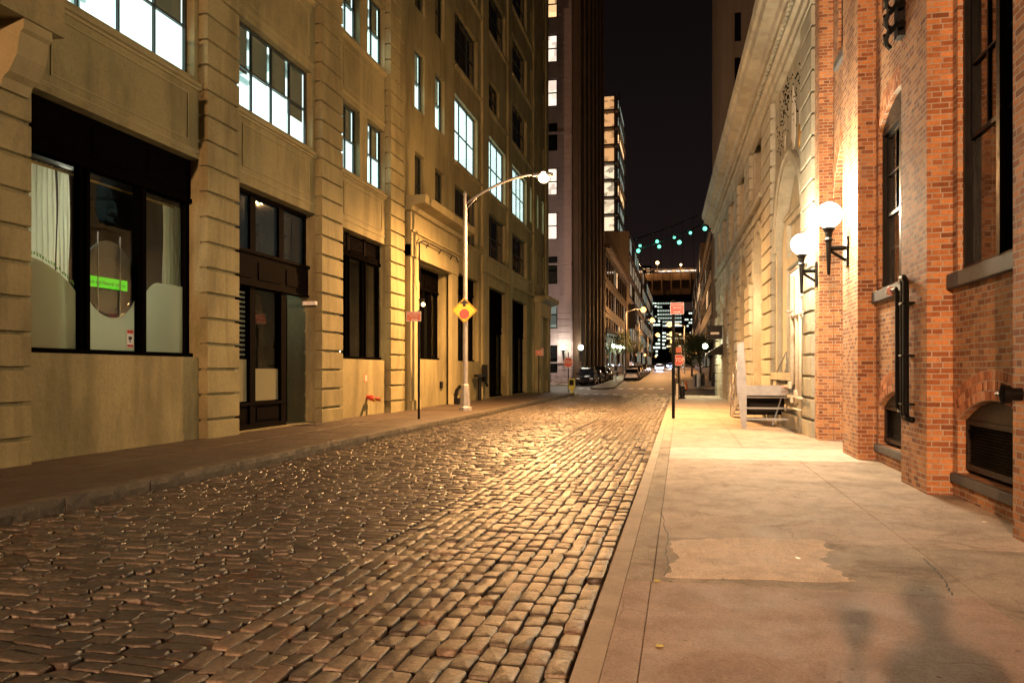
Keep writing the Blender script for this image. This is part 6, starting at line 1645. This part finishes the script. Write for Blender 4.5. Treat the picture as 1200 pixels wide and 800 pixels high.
for i in range(7):
    y = 150 + i * 24 + rs.uniform(-5, 5); x = rs.choice((-8.6, 2.6)); z = grade(y) + rs.uniform(2.8, 4.2)
    t = thing('shopfront_lamp', (x, y, z), ('nearest', 'second', 'third', 'fourth', 'fifth', 'sixth', 'farthest')[i] + ' small orange shopfront lamp far up the street', 'wall lamp', 'small shopfront lamps far up the street')
    MB().sphere((x, y, z), .30, 10).build('globe', M['bulb_far'], t); mb = MB(); mb.tube([(x, y, z), (x * 1.15, y, z + .3)], .05, 6); mb.build('bracket', M['black'], t)
for i, (x, y, c) in enumerate(((-6.6, 64.8, 'tail'), (.6, 66.4, 'tail'))): pass
# cafe lamps on the row building, awning with bluish light
for i in range(4):
    y = 112 + i * 6.5
    z = grade(y) + 4.4
    t = thing('cafe_lamp', (-9.4, y, z), ('nearest', 'second', 'third', 'farthest')[i] + ' round greenish lamp on the ribbed flank beyond the parked cars', 'wall lamp', 'round lamps along the far left wall')
    MB().sphere((-9.1, y, z), .30, 12).build('globe', M['bulb_cool'], t); mb = MB(); mb.tube([(-9.9, y, z + .3), (-9.1, y, z + .45), (-9.1, y, z + .1)], .04, 6); mb.build('bracket', M['black'], t)
    if i % 2 == 0: point_light('cafe_light', (-8.6, y, z), 260, (.9, 1, .7), .2, t)
aw = thing('cafe_awning', (-9.5, 118, 6.6), 'pale bluish lit awning on the far left wall above the parked cars', 'awning')
mb = MB(FPs); mb.profile([(.6, 7.6), (.7, 7.6), (2.3, 6.6), (2.3, 6.4), (.6, 6.9)], 32, 43); mb.build('canopy', M['galv'], aw)

# ================================================================== BICYCLES
def bicycle(x, y, z, label, ang=0.0):
    t = thing('bicycle', (0, 0, 0), label, 'bicycle', 'bicycles by the corner building')
    for wx in (-.52, .52):
        mb = MB(); P = [(wx + .33 * math.cos(a), 0, .34 + .33 * math.sin(a)) for a in [i * math.pi / 12 for i in range(25)]]
        mb.tube([Vector(p) for p in P], .02, 6); wh = mb.build('wheel', M['tyre'], t)
        mb = MB()
        for k in range(6):
            a = k * math.pi / 6; mb.tube([Vector((wx - .32 * math.cos(a), 0, .34 - .32 * math.sin(a))), Vector((wx + .32 * math.cos(a), 0, .34 + .32 * math.sin(a)))], .004, 4)
        mb.build('spokes', M['chrome'], wh)
    mb = MB(); V_ = Vector
    for a, b in (((-.52, .34), (-.15, .32)), ((-.15, .32), (-.25, .82)), ((-.52, .34), (-.24, .75)), ((-.15, .32), (.36, .74)), ((-.24, .75), (.35, .80)), ((.52, .34), (.33, .92))):
        mb.tube([V_((a[0], 0, a[1])), V_((b[0], 0, b[1]))], .018, 6)
    mb.build('frame', M['black'], t)
    mb = MB(); mb.tube([V_((.36, -.27, .98)), V_((.33, 0, .93)), V_((.36, .27, .98))], .014, 6); mb.build('handlebar', M['chrome'], t)
    MB().box(-.38, -.12, .84, .89, -.06, .06).build('saddle', M['tyre'], t, bevel=.015)
    t.location = (x, y, z); t.rotation_euler = (R(4), 0, ang)
for i, (x, dy, lb) in enumerate(((-12.0, 0, 'rightmost bicycle against the pinkish wall'), (-13.6, .2, 'middle bicycle leaning by the pinkish wall'), (-15.1, -.1, 'leftmost bicycle against the pinkish wall'))):
    bicycle(x, 75.9 + dy, grade(76) + .13, lb, .05 * i)
mb = MB(); mb.tube([(-12.9, 75.5, 0.4), (-12.9, 75.5, 4.0)], .05, 8); mb.tube([(-12.9, 75.5, 3.4), (-12.0, 75.5, 3.4)], .03, 6)
tag(mb.build('iron_post', M['black']), 'thin dark post among the bicycles by the pinkish wall', 'post')

# small glints in the street: scraps of litter
for i, (px, py) in enumerate(((1153, 612), (935, 655), (770, 681), (773, 757))):
    x, y = ground_at(px, py, KR)
    s_ = .02; z = KR + .006
    o = MB().box(x - s_, x + s_, z, z + .006, y - s_ * .7, y + s_ * .7).build('litter_scrap', M['sign_white'] if i < 2 else M['news'])
    tag(o, ('tiny white scrap on the sidewalk near the brick wall', 'tiny white scrap on the pale sidewalk patch', 'small yellow leaf scrap at the slab joint near the kerb', 'small yellow scrap on the reddish slab near the kerb')[i], 'litter')

# ================================================================== THE PHOTOGRAPHER BEHIND THE VIEWPOINT (their shadow lies on the sidewalk)
tp = thing('tripod', (0, -.34, 0), 'camera on a black tripod behind the viewpoint, throwing a thin shadow', 'tripod')
mb = MB(); mb.tube([(0, -.34, 1.50), (0, -.34, .95)], .018, 8); mb.build('centre_column', M['black'], tp)
for k in range(3):
    a = R(90 + 120 * k + 30); mb = MB(); mb.tube([(0, -.34, 1.36), (.42 * math.cos(a), -.34 + .42 * math.sin(a), .02)], [.022, .014], 8); mb.build('leg', M['black'], tp)
MB().box(-.05, .05, 1.50, 1.56, -.40, -.28).build('head', M['black'], tp)
cb = thing('still_camera', (0, -.34, 1.56), 'black camera body standing on the tripod behind the viewpoint', 'camera')
MB().box(-.075, .075, 1.565, 1.67, -.42, -.33).build('body', M['black'], cb, bevel=.01); mb = MB(); mb.tube([(0, -.33, 1.615), (0, -.22, 1.615)], .036, 14); mb.build('lens_barrel', M['black'], cb)

def skinned(name, joints, edges, mat, parent, root=0, sub=2):
    me = bpy.data.meshes.new(name); off = wloc(parent)
    me.from_pydata([tuple(Vector(j[0]) - off) for j in joints], edges, []); o = bpy.data.objects.new(name, me); COL.objects.link(o)
    md = o.modifiers.new('skin', 'SKIN'); md.use_smooth_shade = True
    for i, j in enumerate(joints):
        r_ = j[1]; me.skin_vertices[0].data[i].radius = r_ if isinstance(r_, tuple) else (r_, r_)
    me.skin_vertices[0].data[root].use_root = True
    sb = o.modifiers.new('sub', 'SUBSURF'); sb.levels = sub; sb.render_levels = sub
    dg = bpy.context.evaluated_depsgraph_get(); dg.update()
    nm = bpy.data.meshes.new_from_object(o.evaluated_get(dg)); bpy.data.objects.remove(o)
    nm.materials.clear(); nm.materials.append(mat); nm.name = name
    for p in nm.polygons: p.use_smooth = True
    q = bpy.data.objects.new(name, nm); COL.objects.link(q); q.parent = parent; return q
px_, py_ = .30, -.66; zg = KR
pe = thing('person', (px_, py_, zg), 'person in dark jacket and jeans standing behind the tripod, facing up the street', 'person')
def J(x, y, z, r_): return ((px_ + x, py_ + y, zg + z), r_)
body = [J(0, 0, .93, (.15, .10)), J(0, .0, 1.12, (.145, .095)), J(0, 0, 1.34, (.16, .105)), J(0, .0, 1.47, (.075, .06)), J(0, .015, 1.54, (.052, .052)), J(0, .03, 1.60, (.075, .085)), J(0, .03, 1.70, (.072, .088)),
        J(-.17, 0, 1.42, .062), J(-.24, -.02, 1.15, .045), J(-.20, .16, 1.02, .032), J(.17, 0, 1.42, .062), J(.25, -.03, 1.15, .045), J(.24, .10, .95, .032),
        J(-.10, 0, .86, .095), J(-.12, .02, .49, .062), J(-.13, -.02, .10, .042), J(-.14, .12, .035, .036), J(.10, 0, .86, .095), J(.12, .02, .49, .062), J(.13, -.02, .10, .042), J(.15, .12, .035, .036)]
ed = [(0, 1), (1, 2), (2, 3), (3, 4), (4, 5), (5, 6), (3, 7), (7, 8), (8, 9), (3, 10), (10, 11), (11, 12), (0, 13), (13, 14), (14, 15), (15, 16), (0, 17), (17, 18), (18, 19), (19, 20)]
skinned('body', body, ed, M['skin'], pe)
def grow(idx, extra): return [(body[i][0], tuple(r_ + extra for r_ in (body[i][1] if isinstance(body[i][1], tuple) else (body[i][1],) * 2))) for i in idx]
def sub_edges(idx): m = {v: k for k, v in enumerate(idx)}; return [(m[a], m[b]) for a, b in ed if a in m and b in m]
jk = [0, 1, 2, 3, 7, 8, 9, 10, 11, 12]; skinned('jacket', grow(jk, .022), sub_edges(jk), M['cloth_dark'], pe)
tr_ = [0, 13, 14, 15, 17, 18, 19]; skinned('trousers', grow(tr_, .016), sub_edges(tr_), M['cloth_jeans'], pe)
for q in ((15, 16), (19, 20)):
    skinned('shoe', grow(list(q), .012), [(0, 1)], M['black'], pe, sub=1)
MB().sphere((px_, py_ + .005, zg + 1.70), .118, 16).build('hair', M['hair'], pe, smooth=True)
mb = MB(); mb.lathe((px_, py_ + .135, zg + 1.64), [(.004, -.03), (.016, -.02), (.010, .02), (.003, .03)], 8); mb.build('nose', M['skin'], pe)
for s_ in (-1, 1):
    hx, hy, hz = ((px_ - .20, py_ + .16, zg + 1.02), (px_ + .24, py_ + .10, zg + .95))[s_ > 0]
    jt = [((hx, hy, hz), .026), ((hx, hy + .05, hz - .03), (.036, .018))]; e_ = [(0, 1)]
    for k in range(4):
        o_ = (k - 1.5) * .02; b = len(jt)
        ln = (.032, .038, .036, .028)[k]
        jt += [((hx + o_, hy + .085, hz - .045), .009), ((hx + o_, hy + .085 + ln, hz - .06), .008), ((hx + o_, hy + .09 + ln * 1.5, hz - .06 - ln * .8), .007)]; e_ += [(1, b), (b, b + 1), (b + 1, b + 2)]
    b = len(jt); jt += [((hx - s_ * .035, hy + .045, hz - .02), .011), ((hx - s_ * .05, hy + .08, hz - .03), .009)]; e_ += [(0, b), (b, b + 1)]
    skinned('hand', jt, e_, M['skin'], pe, sub=1)
